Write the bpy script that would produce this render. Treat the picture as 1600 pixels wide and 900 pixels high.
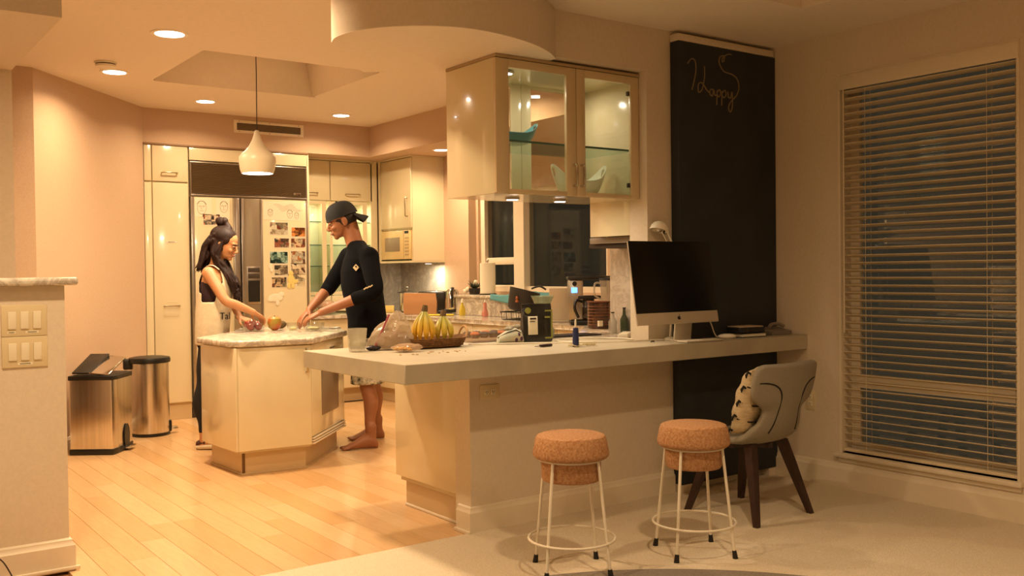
import bpy, bmesh, math, random
from mathutils import Vector as V, Matrix as M, noise as mnoise
random.seed(4)
sc = bpy.context.scene
COL = sc.collection
PI = math.pi
for o in list(bpy.data.objects): bpy.data.objects.remove(o)

# ------------------------------------------------------------ camera
EYE = V((0, 0, 1.32))
YAW, PITCH, ROLL = .62872, -.01689, -.011895
fw = V((math.sin(YAW)*math.cos(PITCH), math.cos(YAW)*math.cos(PITCH), math.sin(PITCH)))
rt = fw.cross(V((0, 0, 1))).normalized(); up = rt.cross(fw)
cr, sr = math.cos(ROLL), math.sin(ROLL)
rt, up = rt*cr + up*sr, up*cr - rt*sr
cd = bpy.data.cameras.new('camera'); cam = bpy.data.objects.new('camera', cd); COL.objects.link(cam)
cam.matrix_world = M(((rt.x, up.x, -fw.x, EYE.x), (rt.y, up.y, -fw.y, EYE.y), (rt.z, up.z, -fw.z, EYE.z), (0, 0, 0, 1)))
cd.sensor_width = 36; cd.lens = 1510/1600*36; cd.clip_start = .05; cd.clip_end = 100
sc.camera = cam

# ------------------------------------------------------------ world, exposure
wd = bpy.data.worlds.new('night'); sc.world = wd; wd.use_nodes = True
wd.node_tree.nodes['Background'].inputs[0].default_value = (.034, .027, .017, 1)
wd.node_tree.nodes['Background'].inputs[1].default_value = 1.0
sc.view_settings.view_transform = 'Standard'; sc.view_settings.look = 'None'
sc.view_settings.gamma = 1; sc.view_settings.use_curve_mapping = False
sc.view_settings.exposure = 0.15
WARM = (1, .71, .42)
KITCHEN_W = 27.0
DINING_W = 26.0

# ------------------------------------------------------------ materials
def lin(h):
    if not isinstance(h, str): return tuple(h)
    v = [int(h[i:i+2], 16)/255 for i in (0, 2, 4)]
    return tuple(x/12.92 if x <= .04045 else ((x+.055)/1.055)**2.4 for x in v)
MATS = {}
def mat(name, col, rough=.5, metal=0, var=0, vscale=8, bump=0, bscale=60, coat=0, spec=.5, col2=None, stretch=None, emit=0, sss=0, aniso=0):
    if name in MATS: return MATS[name]
    m = bpy.data.materials.new(name); m.use_nodes = True; MATS[name] = m
    nt = m.node_tree; b = nt.nodes['Principled BSDF']; L = nt.links.new
    c = lin(col)
    b.inputs['Base Color'].default_value = (*c, 1); b.inputs['Roughness'].default_value = rough
    b.inputs['Metallic'].default_value = metal; b.inputs['Coat Weight'].default_value = coat
    b.inputs['Coat Roughness'].default_value = .06
    b.inputs['Specular IOR Level'].default_value = spec
    if sss: b.inputs['Subsurface Weight'].default_value = sss; b.inputs['Subsurface Radius'].default_value = (.01, .004, .002)
    if emit: b.inputs['Emission Color'].default_value = (*c, 1); b.inputs['Emission Strength'].default_value = emit
    tc = nt.nodes.new('ShaderNodeTexCoord'); mp = nt.nodes.new('ShaderNodeMapping')
    L(tc.outputs['Object'], mp.inputs['Vector'])
    if stretch: mp.inputs['Scale'].default_value = stretch
    if var or col2:
        n = nt.nodes.new('ShaderNodeTexNoise'); n.inputs['Scale'].default_value = vscale; n.inputs['Detail'].default_value = 5
        n.inputs['Roughness'].default_value = .6
        L(mp.outputs[0], n.inputs['Vector'])
        r = nt.nodes.new('ShaderNodeValToRGB')
        c2 = lin(col2) if col2 else tuple(min(1, x*(1+var)) for x in c)
        c1 = c if col2 else tuple(x*(1-var) for x in c)
        r.color_ramp.elements[0].color = (*c1, 1); r.color_ramp.elements[1].color = (*c2, 1)
        r.color_ramp.elements[0].position = .35; r.color_ramp.elements[1].position = .65
        L(n.outputs[0], r.inputs[0]); L(r.outputs[0], b.inputs['Base Color'])
    if bump:
        n2 = nt.nodes.new('ShaderNodeTexNoise'); n2.inputs['Scale'].default_value = bscale; n2.inputs['Detail'].default_value = 3
        L(mp.outputs[0], n2.inputs['Vector'])
        bp = nt.nodes.new('ShaderNodeBump'); bp.inputs['Strength'].default_value = bump; bp.inputs['Distance'].default_value = .004
        L(n2.outputs[0], bp.inputs['Height']); L(bp.outputs[0], b.inputs['Normal'])
    return m
def glassmat(name, tint=(1, 1, 1), rough=.0, refl=1.0, ior=1.45):
    """thin sheet glass: clear with a fresnel reflection"""
    if name in MATS: return MATS[name]
    m = bpy.data.materials.new(name); m.use_nodes = True; MATS[name] = m
    nt = m.node_tree; nt.nodes.clear(); L = nt.links.new
    o = nt.nodes.new('ShaderNodeOutputMaterial'); mx = nt.nodes.new('ShaderNodeMixShader')
    t = nt.nodes.new('ShaderNodeBsdfTransparent'); g = nt.nodes.new('ShaderNodeBsdfGlossy'); f = nt.nodes.new('ShaderNodeLayerWeight')
    t.inputs[0].default_value = (*tint, 1); g.inputs['Roughness'].default_value = rough; f.inputs[0].default_value = .5
    pw = nt.nodes.new('ShaderNodeMath'); pw.operation = 'POWER'; pw.inputs[1].default_value = 4.0; L(f.outputs['Facing'], pw.inputs[0])
    mu = nt.nodes.new('ShaderNodeMath'); mu.operation = 'MULTIPLY_ADD'; mu.inputs[1].default_value = .7*refl; mu.inputs[2].default_value = .045*refl; mu.use_clamp = True
    L(pw.outputs[0], mu.inputs[0]); L(mu.outputs[0], mx.inputs[0]); L(t.outputs[0], mx.inputs[1]); L(g.outputs[0], mx.inputs[2]); L(mx.outputs[0], o.inputs[0])
    return m
def glow(name, col, strength):
    if name in MATS: return MATS[name]
    m = bpy.data.materials.new(name); m.use_nodes = True; MATS[name] = m
    nt = m.node_tree; nt.nodes.clear()
    o = nt.nodes.new('ShaderNodeOutputMaterial'); e = nt.nodes.new('ShaderNodeEmission')
    e.inputs[0].default_value = (*col, 1); e.inputs[1].default_value = strength
    nt.links.new(e.outputs[0], o.inputs[0]); return m
def marble(name, base, vein, scale=3.0, rough=.22):
    if name in MATS: return MATS[name]
    m = mat(name, base, rough, coat=.3)
    nt = m.node_tree; b = nt.nodes['Principled BSDF']; L = nt.links.new
    tc = nt.nodes.new('ShaderNodeTexCoord')
    n = nt.nodes.new('ShaderNodeTexNoise'); n.inputs['Scale'].default_value = scale; n.inputs['Detail'].default_value = 8; n.inputs['Distortion'].default_value = 1.6
    n.inputs['Roughness'].default_value = .68
    L(tc.outputs['Object'], n.inputs['Vector'])
    r = nt.nodes.new('ShaderNodeValToRGB'); e = r.color_ramp.elements
    e[0].position = .36; e[0].color = (*lin(base), 1); e[1].position = .64; e[1].color = (*lin(base), 1)
    k = e.new(.5); k.color = (*lin(vein), 1)
    k = e.new(.44); k.color = (*[x*.9 for x in lin(base)], 1)
    L(n.outputs[0], r.inputs[0]); L(r.outputs[0], b.inputs['Base Color'])
    return m

# ------------------------------------------------------------ mesh helpers
class G:
    def __init__(s): s.bm = bmesh.new()
    def mark(s): s.bm.verts.ensure_lookup_table(); return len(s.bm.verts)
    def since(s, k): s.bm.verts.ensure_lookup_table(); return s.bm.verts[k:]
    def xf(s, m, k=0):
        for v in s.since(k): v.co = m @ v.co
        return s
    def _bev(s, vs, bev, seg):
        es = list({e for v in vs for e in v.link_edges})
        bmesh.ops.bevel(s.bm, geom=es, offset=bev, segments=seg, profile=.5, affect='EDGES', clamp_overlap=True)
    def box(s, x0, x1, y0, y1, z0, z1, bev=0, seg=2):
        r = bmesh.ops.create_cube(s.bm, size=1, matrix=M.Translation(((x0+x1)/2, (y0+y1)/2, (z0+z1)/2)) @ M.Diagonal((abs(x1-x0), abs(y1-y0), abs(z1-z0), 1)))
        if bev: s._bev(r['verts'], bev, seg)
        return s
    def prism(s, pts, z0, z1, bev=0, seg=2):
        a = [s.bm.verts.new((p[0], p[1], z0)) for p in pts]; b = [s.bm.verts.new((p[0], p[1], z1)) for p in pts]
        n = len(pts)
        s.bm.faces.new(a[::-1]); s.bm.faces.new(b)
        for i in range(n): s.bm.faces.new((a[i], a[(i+1) % n], b[(i+1) % n], b[i]))
        if bev: s._bev(a+b, bev, seg)
        return s
    def quad(s, *p):
        s.bm.faces.new([s.bm.verts.new(q) for q in p]); return s
    def loft(s, rings, cap=True, closed=False):
        R = [[s.bm.verts.new(p) for p in r] for r in rings]
        n = len(R[0])
        for i in range(len(R)-1 + (1 if closed else 0)):
            A, B = R[i], R[(i+1) % len(R)]
            for j in range(n): s.bm.faces.new((A[j], A[(j+1) % n], B[(j+1) % n], B[j]))
        if cap and not closed:
            s.bm.faces.new(R[0][::-1]); s.bm.faces.new(R[-1])
        return s
    def sheet(s, rows):
        R = [[s.bm.verts.new(p) for p in r] for r in rows]
        for i in range(len(R)-1):
            for j in range(len(R[0])-1): s.bm.faces.new((R[i][j], R[i][j+1], R[i+1][j+1], R[i+1][j]))
        return s
    def lathe(s, prof, c=(0, 0, 0), seg=28, sx=1, sy=1, cap=False):
        rings = []
        for r, z in prof:
            rr = max(r, 1e-4)
            rings.append([(c[0]+sx*rr*math.cos(2*PI*k/seg), c[1]+sy*rr*math.sin(2*PI*k/seg), c[2]+z) for k in range(seg)])
        return s.loft(rings, cap=cap or (prof[0][0] <= 1e-4 and prof[-1][0] <= 1e-4))
    def tube(s, pts, r, seg=8, closed=False, cap=True, flat=None):
        P = [V(p) for p in pts]; n = len(P)
        rs = r if isinstance(r, (list, tuple)) else [r]*n
        T = []
        for i in range(n):
            a = P[(i-1) % n] if (closed or i > 0) else P[i]; b = P[(i+1) % n] if (closed or i < n-1) else P[i]
            T.append((b-a).normalized())
        u = T[0].orthogonal().normalized() if abs(T[0].z) > .95 else T[0].cross(V((0, 0, 1))).normalized()
        rings = []
        for i in range(n):
            u = (u - T[i]*u.dot(T[i]))
            u = u.normalized() if u.length > 1e-6 else T[i].orthogonal().normalized()
            w = T[i].cross(u)
            f = flat if flat else 1
            rings.append([P[i] + (u*math.cos(2*PI*k/seg) + w*math.sin(2*PI*k/seg)*f)*rs[i] for k in range(seg)])
        return s.loft(rings, cap=cap, closed=closed)
    def ball(s, c, r, u=16, v=10, m=None):
        r = (r, r, r) if not hasattr(r, '__len__') else r
        mm = M.Translation(c) @ (m.to_4x4() if m else M()) @ M.Diagonal((*r, 1))
        bmesh.ops.create_uvsphere(s.bm, u_segments=u, v_segments=v, radius=1, matrix=mm); return s
    def cone(s, a, b, ra, rb, seg=16):
        return s.tube([a, b], [ra, rb], seg)
def cr_spline(pts, n=8, closed=False):
    P = [V(p) for p in pts]; out = []; N = len(P)
    for i in range(N if closed else N-1):
        if closed: p0, p1, p2, p3 = P[(i-1) % N], P[i], P[(i+1) % N], P[(i+2) % N]
        else: p0, p1, p2, p3 = P[max(i-1, 0)], P[i], P[i+1], P[min(i+2, N-1)]
        for k in range(n):
            t = k/n
            out.append(.5*((2*p1)+(p2-p0)*t+(2*p0-5*p1+4*p2-p3)*t*t+(-p0+3*p1-3*p2+p3)*t**3))
    if not closed: out.append(P[-1])
    return out
def tag(o, label=None, cat=None, group=None, kind=None):
    if label: o['label'] = label
    if cat: o['category'] = cat
    if group: o['group'] = group
    if kind: o['kind'] = kind
    return o
def rootof(o):
    while o.parent: o = o.parent
    return o
def obj(name, g, m, parent=None, ang=38, world=False, label=None, kind=None, fix=True):
    """one mesh object; world=True: vertices are given in world space of an unrotated thing"""
    bm = g.bm
    if world and parent:
        off = rootof(parent).location
        for v in bm.verts: v.co -= off
    if fix: bmesh.ops.recalc_face_normals(bm, faces=bm.faces)
    me = bpy.data.meshes.new(name); bm.to_mesh(me); bm.free()
    me.shade_smooth(); me.set_sharp_from_angle(angle=math.radians(ang))
    if m: me.materials.append(m)
    o = bpy.data.objects.new(name, me); COL.objects.link(o)
    if parent: o.parent = parent
    return tag(o, label, kind=kind)
def thing(name, label, cat, loc=(0, 0, 0), rz=0, group=None):
    o = bpy.data.objects.new(name, None); COL.objects.link(o); o.empty_display_size = .1
    o.location = loc; o.rotation_euler = (0, 0, rz)
    return tag(o, label, cat, group)
def single(name, g, m, label, cat, loc=None, rz=0, group=None, ang=38, world=False, kind=None):
    """a thing that is one mesh. world=True: shift so the origin sits at loc"""
    if world and loc:
        for v in g.bm.verts: v.co -= V(loc)
    o = obj(name, g, m, None, ang)
    if loc: o.location = loc
    o.rotation_euler = (0, 0, rz)
    return tag(o, label, cat, group, kind)
def struct(name, g, m, parent=None, ang=38):
    o = obj(name, g, m, parent, ang)
    if not parent: o['kind'] = 'structure'
    return o
def clone(src, loc=None, parent=None, rz=None):
    c = src.copy(); COL.objects.link(c); c.parent = parent
    if loc is not None: c.location = loc
    if rz is not None: c.rotation_euler = (0, 0, rz)
    return c
def copytree(o, parent=None):
    c = clone(o, parent=parent)
    for ch in list(o.children): copytree(ch, c)
    return c
def frame_m(p, x, y, z):
    return M(((x[0], y[0], z[0], p[0]), (x[1], y[1], z[1], p[1]), (x[2], y[2], z[2], p[2]), (0, 0, 0, 1)))
def look(d, upv=(0, 0, 1)):
    """rotation matrix whose local z is along d"""
    z = V(d).normalized(); x = V(upv).cross(z)
    x = x.normalized() if x.length > 1e-5 else z.orthogonal().normalized()
    return M((x, z.cross(x), z)).transposed()

# common materials
m_wall = mat('wallpaper', 'c8ab8d', .85, var=.05, vscale=90, bump=.35, bscale=220)
m_dwall = mat('dining_wall', 'd8c8b0', .85, var=.03, vscale=60, bump=.2, bscale=240)
m_ceil = mat('ceiling_plaster', 'e6d8c4', .9, var=.02, vscale=30, bump=.15, bscale=200)
m_trim = mat('painted_trim', 'e2d4bb', .45, var=.02, vscale=20)
m_cab = mat('cream_lacquer', 'dccfab', .18, coat=.6, var=.015, vscale=3)
m_cabd = mat('cream_side', 'd2c29c', .4)
m_gap = mat('dark_gap', '3a2f24', .8)
m_steel = mat('brushed_steel', 'b9b2a8', .3, metal=1, var=.08, vscale=30, stretch=(1, 1, .03))
m_chrome = mat('chrome', 'd0ccc4', .12, metal=1)
m_black = mat('black_plastic', '14130f', .4)
m_marble = marble('white_marble', 'dcd3c2', 'a89c8c', 5)
m_marble2 = marble('grey_marble', 'cdc5b8', 'b0a79b', 4.5)
m_glass = glassmat('clear_glass', (.96, .98, .97))
m_conc = mat('concrete', 'b0a68f', .6, var=.10, vscale=3.5, bump=.15, bscale=60)
# ============================================================ STRUCTURE
# wood floor: recessed base plus one object per plank
m_woodbase = mat('floor_gap', 'a87c4c', .7)
fl = struct('floor', G().box(-2.5, 5.6, 4.05, 9.7, -.06, -.014), m_woodbase)
fl['label'] = 'pale maple plank floor of the kitchen'
planks = []
wood_cols = ['dab382', 'd7ae7b', 'd3a873', 'deba8c']
for i, c in enumerate(wood_cols):
    m = mat('maple_%d' % i, c, .26, coat=.25, col2='%02x%02x%02x' % tuple(max(0, int(int(c[k:k+2], 16)*.96)) for k in (0, 2, 4)), vscale=5, stretch=(9, .9, 1))
    planks.append(m)
PW = .128
plank_mesh = {}
def plank(L, mi, x, y):
    key = (round(L, 2), mi)
    if key not in plank_mesh:
        o = obj('plank', G().box(-PW/2+.0008, PW/2-.0008, -L/2+.0008, L/2-.0008, -.014, 0, .0006, 1), planks[mi], fl)
        plank_mesh[key] = o.data
    else:
        o = bpy.data.objects.new('plank', plank_mesh[key]); COL.objects.link(o); o.parent = fl
    o.location = (x, y, 0)
x = .98 - PW
rr = random.Random(11)
while x < 5.4:
    x += PW
    y = 4.055; ymax = 9.0
    first = True
    while y < ymax:
        L = rr.choice((.9, 1.2, 1.5, 1.8)) if not first else rr.choice((.6, .9, 1.2, 1.5))
        first = False
        if y+L > ymax: L = round(ymax-y, 2)
        if L < .05: break
        plank(L, rr.choice((0, 0, 1, 2, 3)), x, y+L/2); y += L
m_carpet = mat('carpet', 'dccdb2', .95, var=.10, vscale=130, bump=.9, bscale=260)
o = struct('floor_carpet', G().box(-2.5, 4.99, -2.5, 4.05, -.06, .006), m_carpet); o['label'] = 'cream cut pile carpet of the dining area'

# ---- dining side walls
W0, W1, WZ0, WZ1 = 2.47, 3.515, .215, 2.46      # window in the right wall
XR = 4.987
g = G()
g.box(XR, XR+.16, -2.5, W0, 0, 2.95); g.box(XR, XR+.16, W1, 4.8, 0, 2.95)
g.box(XR, XR+.16, W0, W1, 0, WZ0); g.box(XR, XR+.16, W0, W1, WZ1, 2.95)
struct('wall_right', g, m_dwall)
struct('wall_front', G().box(3.926, XR, 4.06, 4.21, 0, 2.95), m_dwall)
struct('wall_header', G().box(2.88, 3.926, 4.06, 4.21, 2.47, 2.95), m_dwall)
struct('wall_pier', G().box(4.31, XR, 4.21, 4.80, 0, 2.95), m_dwall)
struct('wall_bar', G().box(2.68, 3.926, 4.06, 4.20, 0, .82), m_dwall)
struct('wall_rear', G().box(-2.5, XR+.16, -2.6, -2.5, 0, 2.95), m_dwall)
struct('wall_left', G().box(-2.6, -2.5, -2.6, 7.9, 0, 2.95), m_dwall)
# ---- kitchen walls
struct('wall_half', G().box(-2.5, .926, 4.69, 4.86, 0, 1.282), m_dwall)
struct('wall_column', G().box(-2.5, .93, 5.97, 6.12, 0, 2.9), m_dwall)
def wallstrip(p, q, t, z0, z1):
    p, q = V((*p, 0)), V((*q, 0)); d = (q-p).normalized(); n = V((-d.y, d.x, 0))
    return G().prism([p, q, q+n*t, p+n*t], z0, z1)
struct('wall_angled', wallstrip((1.325, 7.66), (2.44, 8.945), .12, 0, 2.9), m_wall)
struct('wall_niche', G().box(-2.5, 1.33, 7.66, 7.78, 0, 2.9), m_wall)
struct('wall_back', G().box(2.36, 5.6, 9.62, 9.74, 0, 2.9), m_wall)
KX = 5.45; KW0, KW1, KZ0, KZ1 = 6.12, 8.06, 1.13, 2.10
g = G().box(KX, KX+.15, 4.8, KW0, 0, 2.9).box(KX, KX+.15, KW1, 9.74, 0, 2.9).box(KX, KX+.15, KW0, KW1, 0, KZ0).box(KX, KX+.15, KW0, KW1, KZ1, 2.9)
struct('wall_window', g, m_wall)
# ---- ceilings
CZ = 2.83
g = G()
hx0, hx1, hy0, hy1 = 2.17, 3.50, 6.47, 7.64
g.box(-2.5, hx0, 4.2, 9.74, CZ, CZ+.1).box(hx1, 5.6, 4.2, 9.74, CZ, CZ+.1).box(hx0, hx1, 4.2, hy0, CZ, CZ+.1).box(hx0, hx1, hy1, 9.74, CZ, CZ+.1)
struct('ceiling', g, m_ceil)
# tapered ceiling well above the island
tx0, tx1, ty0, ty1, tz = 2.55, 3.18, 6.80, 7.25, 3.45
g = G(); lo = [(hx0, hy0, CZ), (hx1, hy0, CZ), (hx1, hy1, CZ), (hx0, hy1, CZ)]; hi = [(tx0, ty0, tz), (tx1, ty0, tz), (tx1, ty1, tz), (tx0, ty1, tz)]
for k in range(4): g.quad(lo[k], lo[(k+1) % 4], hi[(k+1) % 4], hi[k])
g.quad(*hi)
o = struct('ceiling_well', g, m_ceil, ang=20)
md = o.modifiers.new('thick', 'SOLIDIFY'); md.thickness = .03; md.offset = 1
# kitchen soffit over the cabinets
g = G().box(2.43, 5.45, 8.945, 9.62, 2.52, CZ).box(4.71, 5.45, 4.80, 8.945, 2.52, CZ)
struct('ceiling_soffit', g, m_wall)
# soffit over the half wall
struct('ceiling_beam', G().box(-2.5, .93, 4.65, 5.97, 2.47, CZ+.05), m_dwall)
# round drop over the bar
arc = [(2.30, 4.62), (2.16, 4.48), (2.085, 4.33), (2.075, 4.21), (2.105, 4.09), (2.175, 3.974), (2.284, 3.872), (2.42, 3.80), (2.586, 3.775), (2.786, 3.805), (2.99, 3.876), (3.148, 3.968), (3.262, 4.06)]
arc = [tuple(p)[:2] for p in cr_spline([(a, b, 0) for a, b in arc], 5)]
back = [(3.262, 4.60), (2.93, 4.66), (2.78, 4.78), (2.56, 4.92), (2.42, 4.80)]
dro = struct('ceiling_drop', G().prism(arc+back, 2.462, CZ+.02), m_dwall, ang=25)
obj('drop_underside', G().prism(arc+back, 2.458, 2.462), m_ceil, dro)
# dining ceiling with a raised tray
DZ = 2.722
r0, r1, r2, r3 = -1.2, 4.36, -1.5, 3.31
g = G().box(-2.5, r0, -2.5, 4.2, DZ, DZ+.06).box(r1, XR, -2.5, 4.2, DZ, DZ+.06).box(r0, r1, -2.5, r2, DZ, DZ+.06).box(r0, r1, r3, 4.2, DZ, DZ+.06)
g.box(r0-.05, r0, r2, r3, DZ+.06, 2.95).box(r1, r1+.05, r2, r3, DZ+.06, 2.95).box(r0, r1, r2-.05, r2, DZ+.06, 2.95).box(r0, r1, r3, r3+.05, DZ+.06, 2.95)
g.box(r0-.05, r1+.05, r2-.05, r3+.05, 2.95, 3.0)
g.box(-2.5, XR, 4.2, 4.22, DZ+.001, 2.95)
struct('ceiling_dining', g, m_ceil)
# ---- baseboards
def bb_profile(t, h):   # profile (depth, z)
    return [(0, 0), (t, 0), (t, h*.78), (t*.55, h*.86), (t*.5, h*.95), (0, h)]
def baseboard(name, path, t=.02, h=.14, m=m_trim):
    """path: xy points; board stands to the right of the walking direction"""
    P = [V((*p, 0)) for p in path]; pr = bb_profile(t, h); rings = []
    for i, p in enumerate(P):
        ns = []
        if i > 0: d = (P[i]-P[i-1]).normalized(); ns.append(V((d.y, -d.x, 0)))
        if i < len(P)-1: d = (P[i+1]-P[i]).normalized(); ns.append(V((d.y, -d.x, 0)))
        n = sum(ns, V()); n = n/len(ns); n = n/(n.length**2)
        rings.append([p+n*a+V((0, 0, b)) for a, b in pr])
    return struct(name, G().loft(rings), m)
baseboard('baseboard_right', [(XR, 4.06), (XR, -2.5)], .022, .15)
baseboard('baseboard_bar', [(2.68, 4.17), (2.68, 4.06), (4.115, 4.06)], .02, .135)
baseboard('baseboard_half', [(-2.5, 4.69), (.926, 4.69), (.926, 4.86)], .022, .146)
baseboard('baseboard_angled', [(1.325, 7.66), (2.44, 8.945)], .015, .10)
# moulding strip of the half wall base
struct('trim_1', G().box(-2.5, .965, 4.655, 4.67, .006, .022, .003).box(2.645, 2.66, 4.03, 4.17, .0, .018, .003), m_trim)

# ---- blinds window, right wall
win = struct('window_1', G().box(XR+.10, XR+.14, W0, W0+.06, WZ0, WZ1).box(XR+.10, XR+.14, W1-.06, W1, WZ0, WZ1)
             .box(XR+.10, XR+.14, W0+.06, W1-.06, WZ0, WZ0+.06).box(XR+.10, XR+.14, W0+.06, W1-.06, WZ1-.06, WZ1).box(XR+.095, XR+.145, W0+.06, W1-.06, .60, .68), m_trim)
m_pane = glassmat('window_glass', (.9, .92, .92), refl=1.2)
obj('pane', G().box(XR+.115, XR+.121, W0+.06, W1-.06, WZ0+.06, .60), m_pane, win)
obj('pane', G().box(XR+.115, XR+.121, W0+.06, W1-.06, .68, WZ1-.06), m_pane, win)
obj('window_frame', G().box(XR-.004, XR+.10, W0-.012, W0+.003, WZ0, WZ1+.012).box(XR-.004, XR+.10, W1-.003, W1+.012, WZ0, WZ1+.012).box(XR-.004, XR+.10, W0+.003, W1-.003, WZ1-.003, WZ1+.012), m_trim, win)
obj('window_sill', G().box(XR-.035, XR+.10, W0-.03, W1+.04, WZ0-.028, WZ0, .008), m_trim, win)
obj('window_sill_apron', G().box(XR-.012, XR, W0-.02, W1+.02, WZ0-.055, WZ0-.028, .003), m_trim, win)
m_slat = mat('blind_slat', 'e0cfae', .5)
bl = thing('window_blind', 'wide slatted wooden blind covering the tall window on the right', 'blind', (XR+.035, (W0+W1)/2, WZ0))
obj('headrail', G().box(-.045, -.03, W0-.008-(W0+W1)/2, W1+.005-(W0+W1)/2, 2.375-WZ0, 2.462-WZ0, .003).box(-.03, .03, W0+.01-(W0+W1)/2, W1-.01-(W0+W1)/2, 2.40-WZ0, 2.45-WZ0), m_trim, bl)
hw = (W1-W0)/2-.007
NS = 48
z0, z1 = .045, 2.385-WZ0
sm = None
for k in range(NS):
    z = z0+(z1-z0)*(k+.5)/NS
    if sm is None:
        s = obj('slat', G().box(-.024, .024, -hw, hw, -.002, .002, .001, 1), m_slat, bl); sm = s.data
    else:
        s = bpy.data.objects.new('slat', sm); COL.objects.link(s); s.parent = bl
    s.location = (0, 0, z); s.rotation_euler = (0, math.radians(16), 0)
obj('bottom_rail', G().box(-.024, .024, -hw, hw, .008, .026, .003), m_slat, bl)
for yy in (-.36, .36): obj('ladder_cord', G().tube([(-.027, yy, .02), (-.027, yy, z1)], .0012, 5).tube([(.027, yy, .02), (.027, yy, z1)], .0012, 5), m_slat, bl)
obj('tilt_wand', G().tube([(-.04, hw-.02, z1), (-.042, hw-.02, z1-1.45)], .004, 6), m_trim, bl)

# ---- kitchen window
m_pane = glassmat('kitchen_window_glass', (.72, .72, .70), refl=.4)
w2 = struct('window_2', G().box(KX+.03, KX+.12, KW0, KW1, KZ1-.05, KZ1).box(KX+.03, KX+.12, KW0, KW1, KZ0, KZ0+.05).box(KX+.03, KX+.12, KW0, KW0+.05, KZ0, KZ1)
            .box(KX+.03, KX+.12, KW1-.07, KW1, KZ0, KZ1).box(KX+.0, KX+.12, 7.30, 7.46, KZ0, KZ1), m_trim)
obj('pane', G().box(KX+.07, KX+.076, KW0+.05, 7.30, KZ0+.05, KZ1-.05), m_pane, w2)
obj('pane', G().box(KX+.07, KX+.076, 7.46, KW1-.07, KZ0+.33, KZ1-.05), m_pane, w2)
obj('pane', G().box(KX+.07, KX+.076, 7.46, KW1-.07, KZ0+.05, KZ0+.28), m_pane, w2)
obj('sash', G().box(KX+.05, KX+.10, 7.46, KW1-.07, KZ0+.26, KZ0+.33, .005).box(KX+.045, KX+.10, 7.46, 7.50, KZ0+.02, KZ0+.30, .004).box(KX+.045, KX+.10, 7.46, KW1-.07, KZ0+.02, KZ0+.06, .004), m_trim, w2)
# return beside the kitchen window
struct('wall_pilaster', G().box(KX-.09, KX, 8.10, 8.56, 1.10, 2.52), m_wall)

# ---- recessed downlights
m_lens = glow('lamp_lens', (1, .97, .93), 14)
m_ring = mat('lamp_ring', 'efe6d6', .4)
def downlight(x, y, z, label, power, group='recessed ceiling lights', r=.085, col=WARM, spread=150):
    t = thing('recessed_light', label, 'ceiling light', (x, y, z), 0, group)
    obj('trim_ring', G().lathe([(r*.86, -.002), (r*.9, -.008), (r*1.12, -.006), (r*1.14, 0), (r*.86, -.0005)], seg=32), m_ring, t)
    obj('lens', G().lathe([(0, -.0035), (r*.88, -.0035), (r*.88, -.0005), (0, -.0005)], seg=32), m_lens, t)
    ld = bpy.data.lights.new('lamp', 'AREA'); ld.shape = 'DISK'; ld.size = r*1.6; ld.energy = power; ld.color = col; ld.spread = math.radians(spread)
    lo = bpy.data.objects.new('lamp', ld); COL.objects.link(lo); lo.parent = t; lo.location = (0, 0, -.012)
    return t
downlight(1.846, 6.133, CZ, 'large round ceiling light nearest the camera above the open kitchen floor', KITCHEN_W*1.8, r=.10)
downlight(1.853, 7.501, CZ, 'round ceiling light right beside the smoke detector', KITCHEN_W*.62, r=.09)
downlight(2.809, 8.35, CZ, 'round ceiling light in front of the tall cream cabinets, left of the pendant cord', KITCHEN_W*.45)
downlight(4.13, 8.415, CZ, 'round ceiling light in front of the vent soffit, right of the pendant', KITCHEN_W*.6)
downlight(5.02, 8.05, 2.52, 'round light set in the low soffit beside the microwave cabinet', KITCHEN_W*.45, r=.08)
downlight(4.25, 6.2, CZ, 'added round ceiling light over the sink aisle, out of sight', KITCHEN_W*.7)  # added lamp, hidden from view, brightens the window side
downlight(1.75, 4.75, CZ, 'round ceiling light over the kitchen entry', KITCHEN_W*.9)
for x, y, z, pw, lab in ((.55, 3.52, DZ, 1.2, 'dining tray ceiling light toward the half wall'), (2.3, 1.7, 2.95, 1.0, 'dining tray ceiling light over the round rug'), (-.6, .2, 2.95, 1.0, 'added dining tray ceiling light, unseen behind the camera'), (2.6, -.9, 2.95, .8, 'added dining tray ceiling light, unseen by the rear wall')):  # the two behind the camera are added for ambient light
    downlight(x, y, z, lab, DINING_W*pw, 'dining ceiling lights')
# ============================================================ CABINETS AND APPLIANCES
def handle(name, a, b, out, r=.006, m=None):
    """bar pull from a to b standing off along `out` (already includes the distance)"""
    a, b, o = V(a), V(b), V(out)
    d = (b-a).normalized()*.012
    return G().tube([a, a+o*.9, a+o+d*.6, b+o-d*.6, b+o*.9, b], r, 8)
m_handle = mat('satin_nickel', 'b8a98c', .28, metal=1)
m_kick = mat('toe_kick', 'c6ab80', .4)

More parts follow.
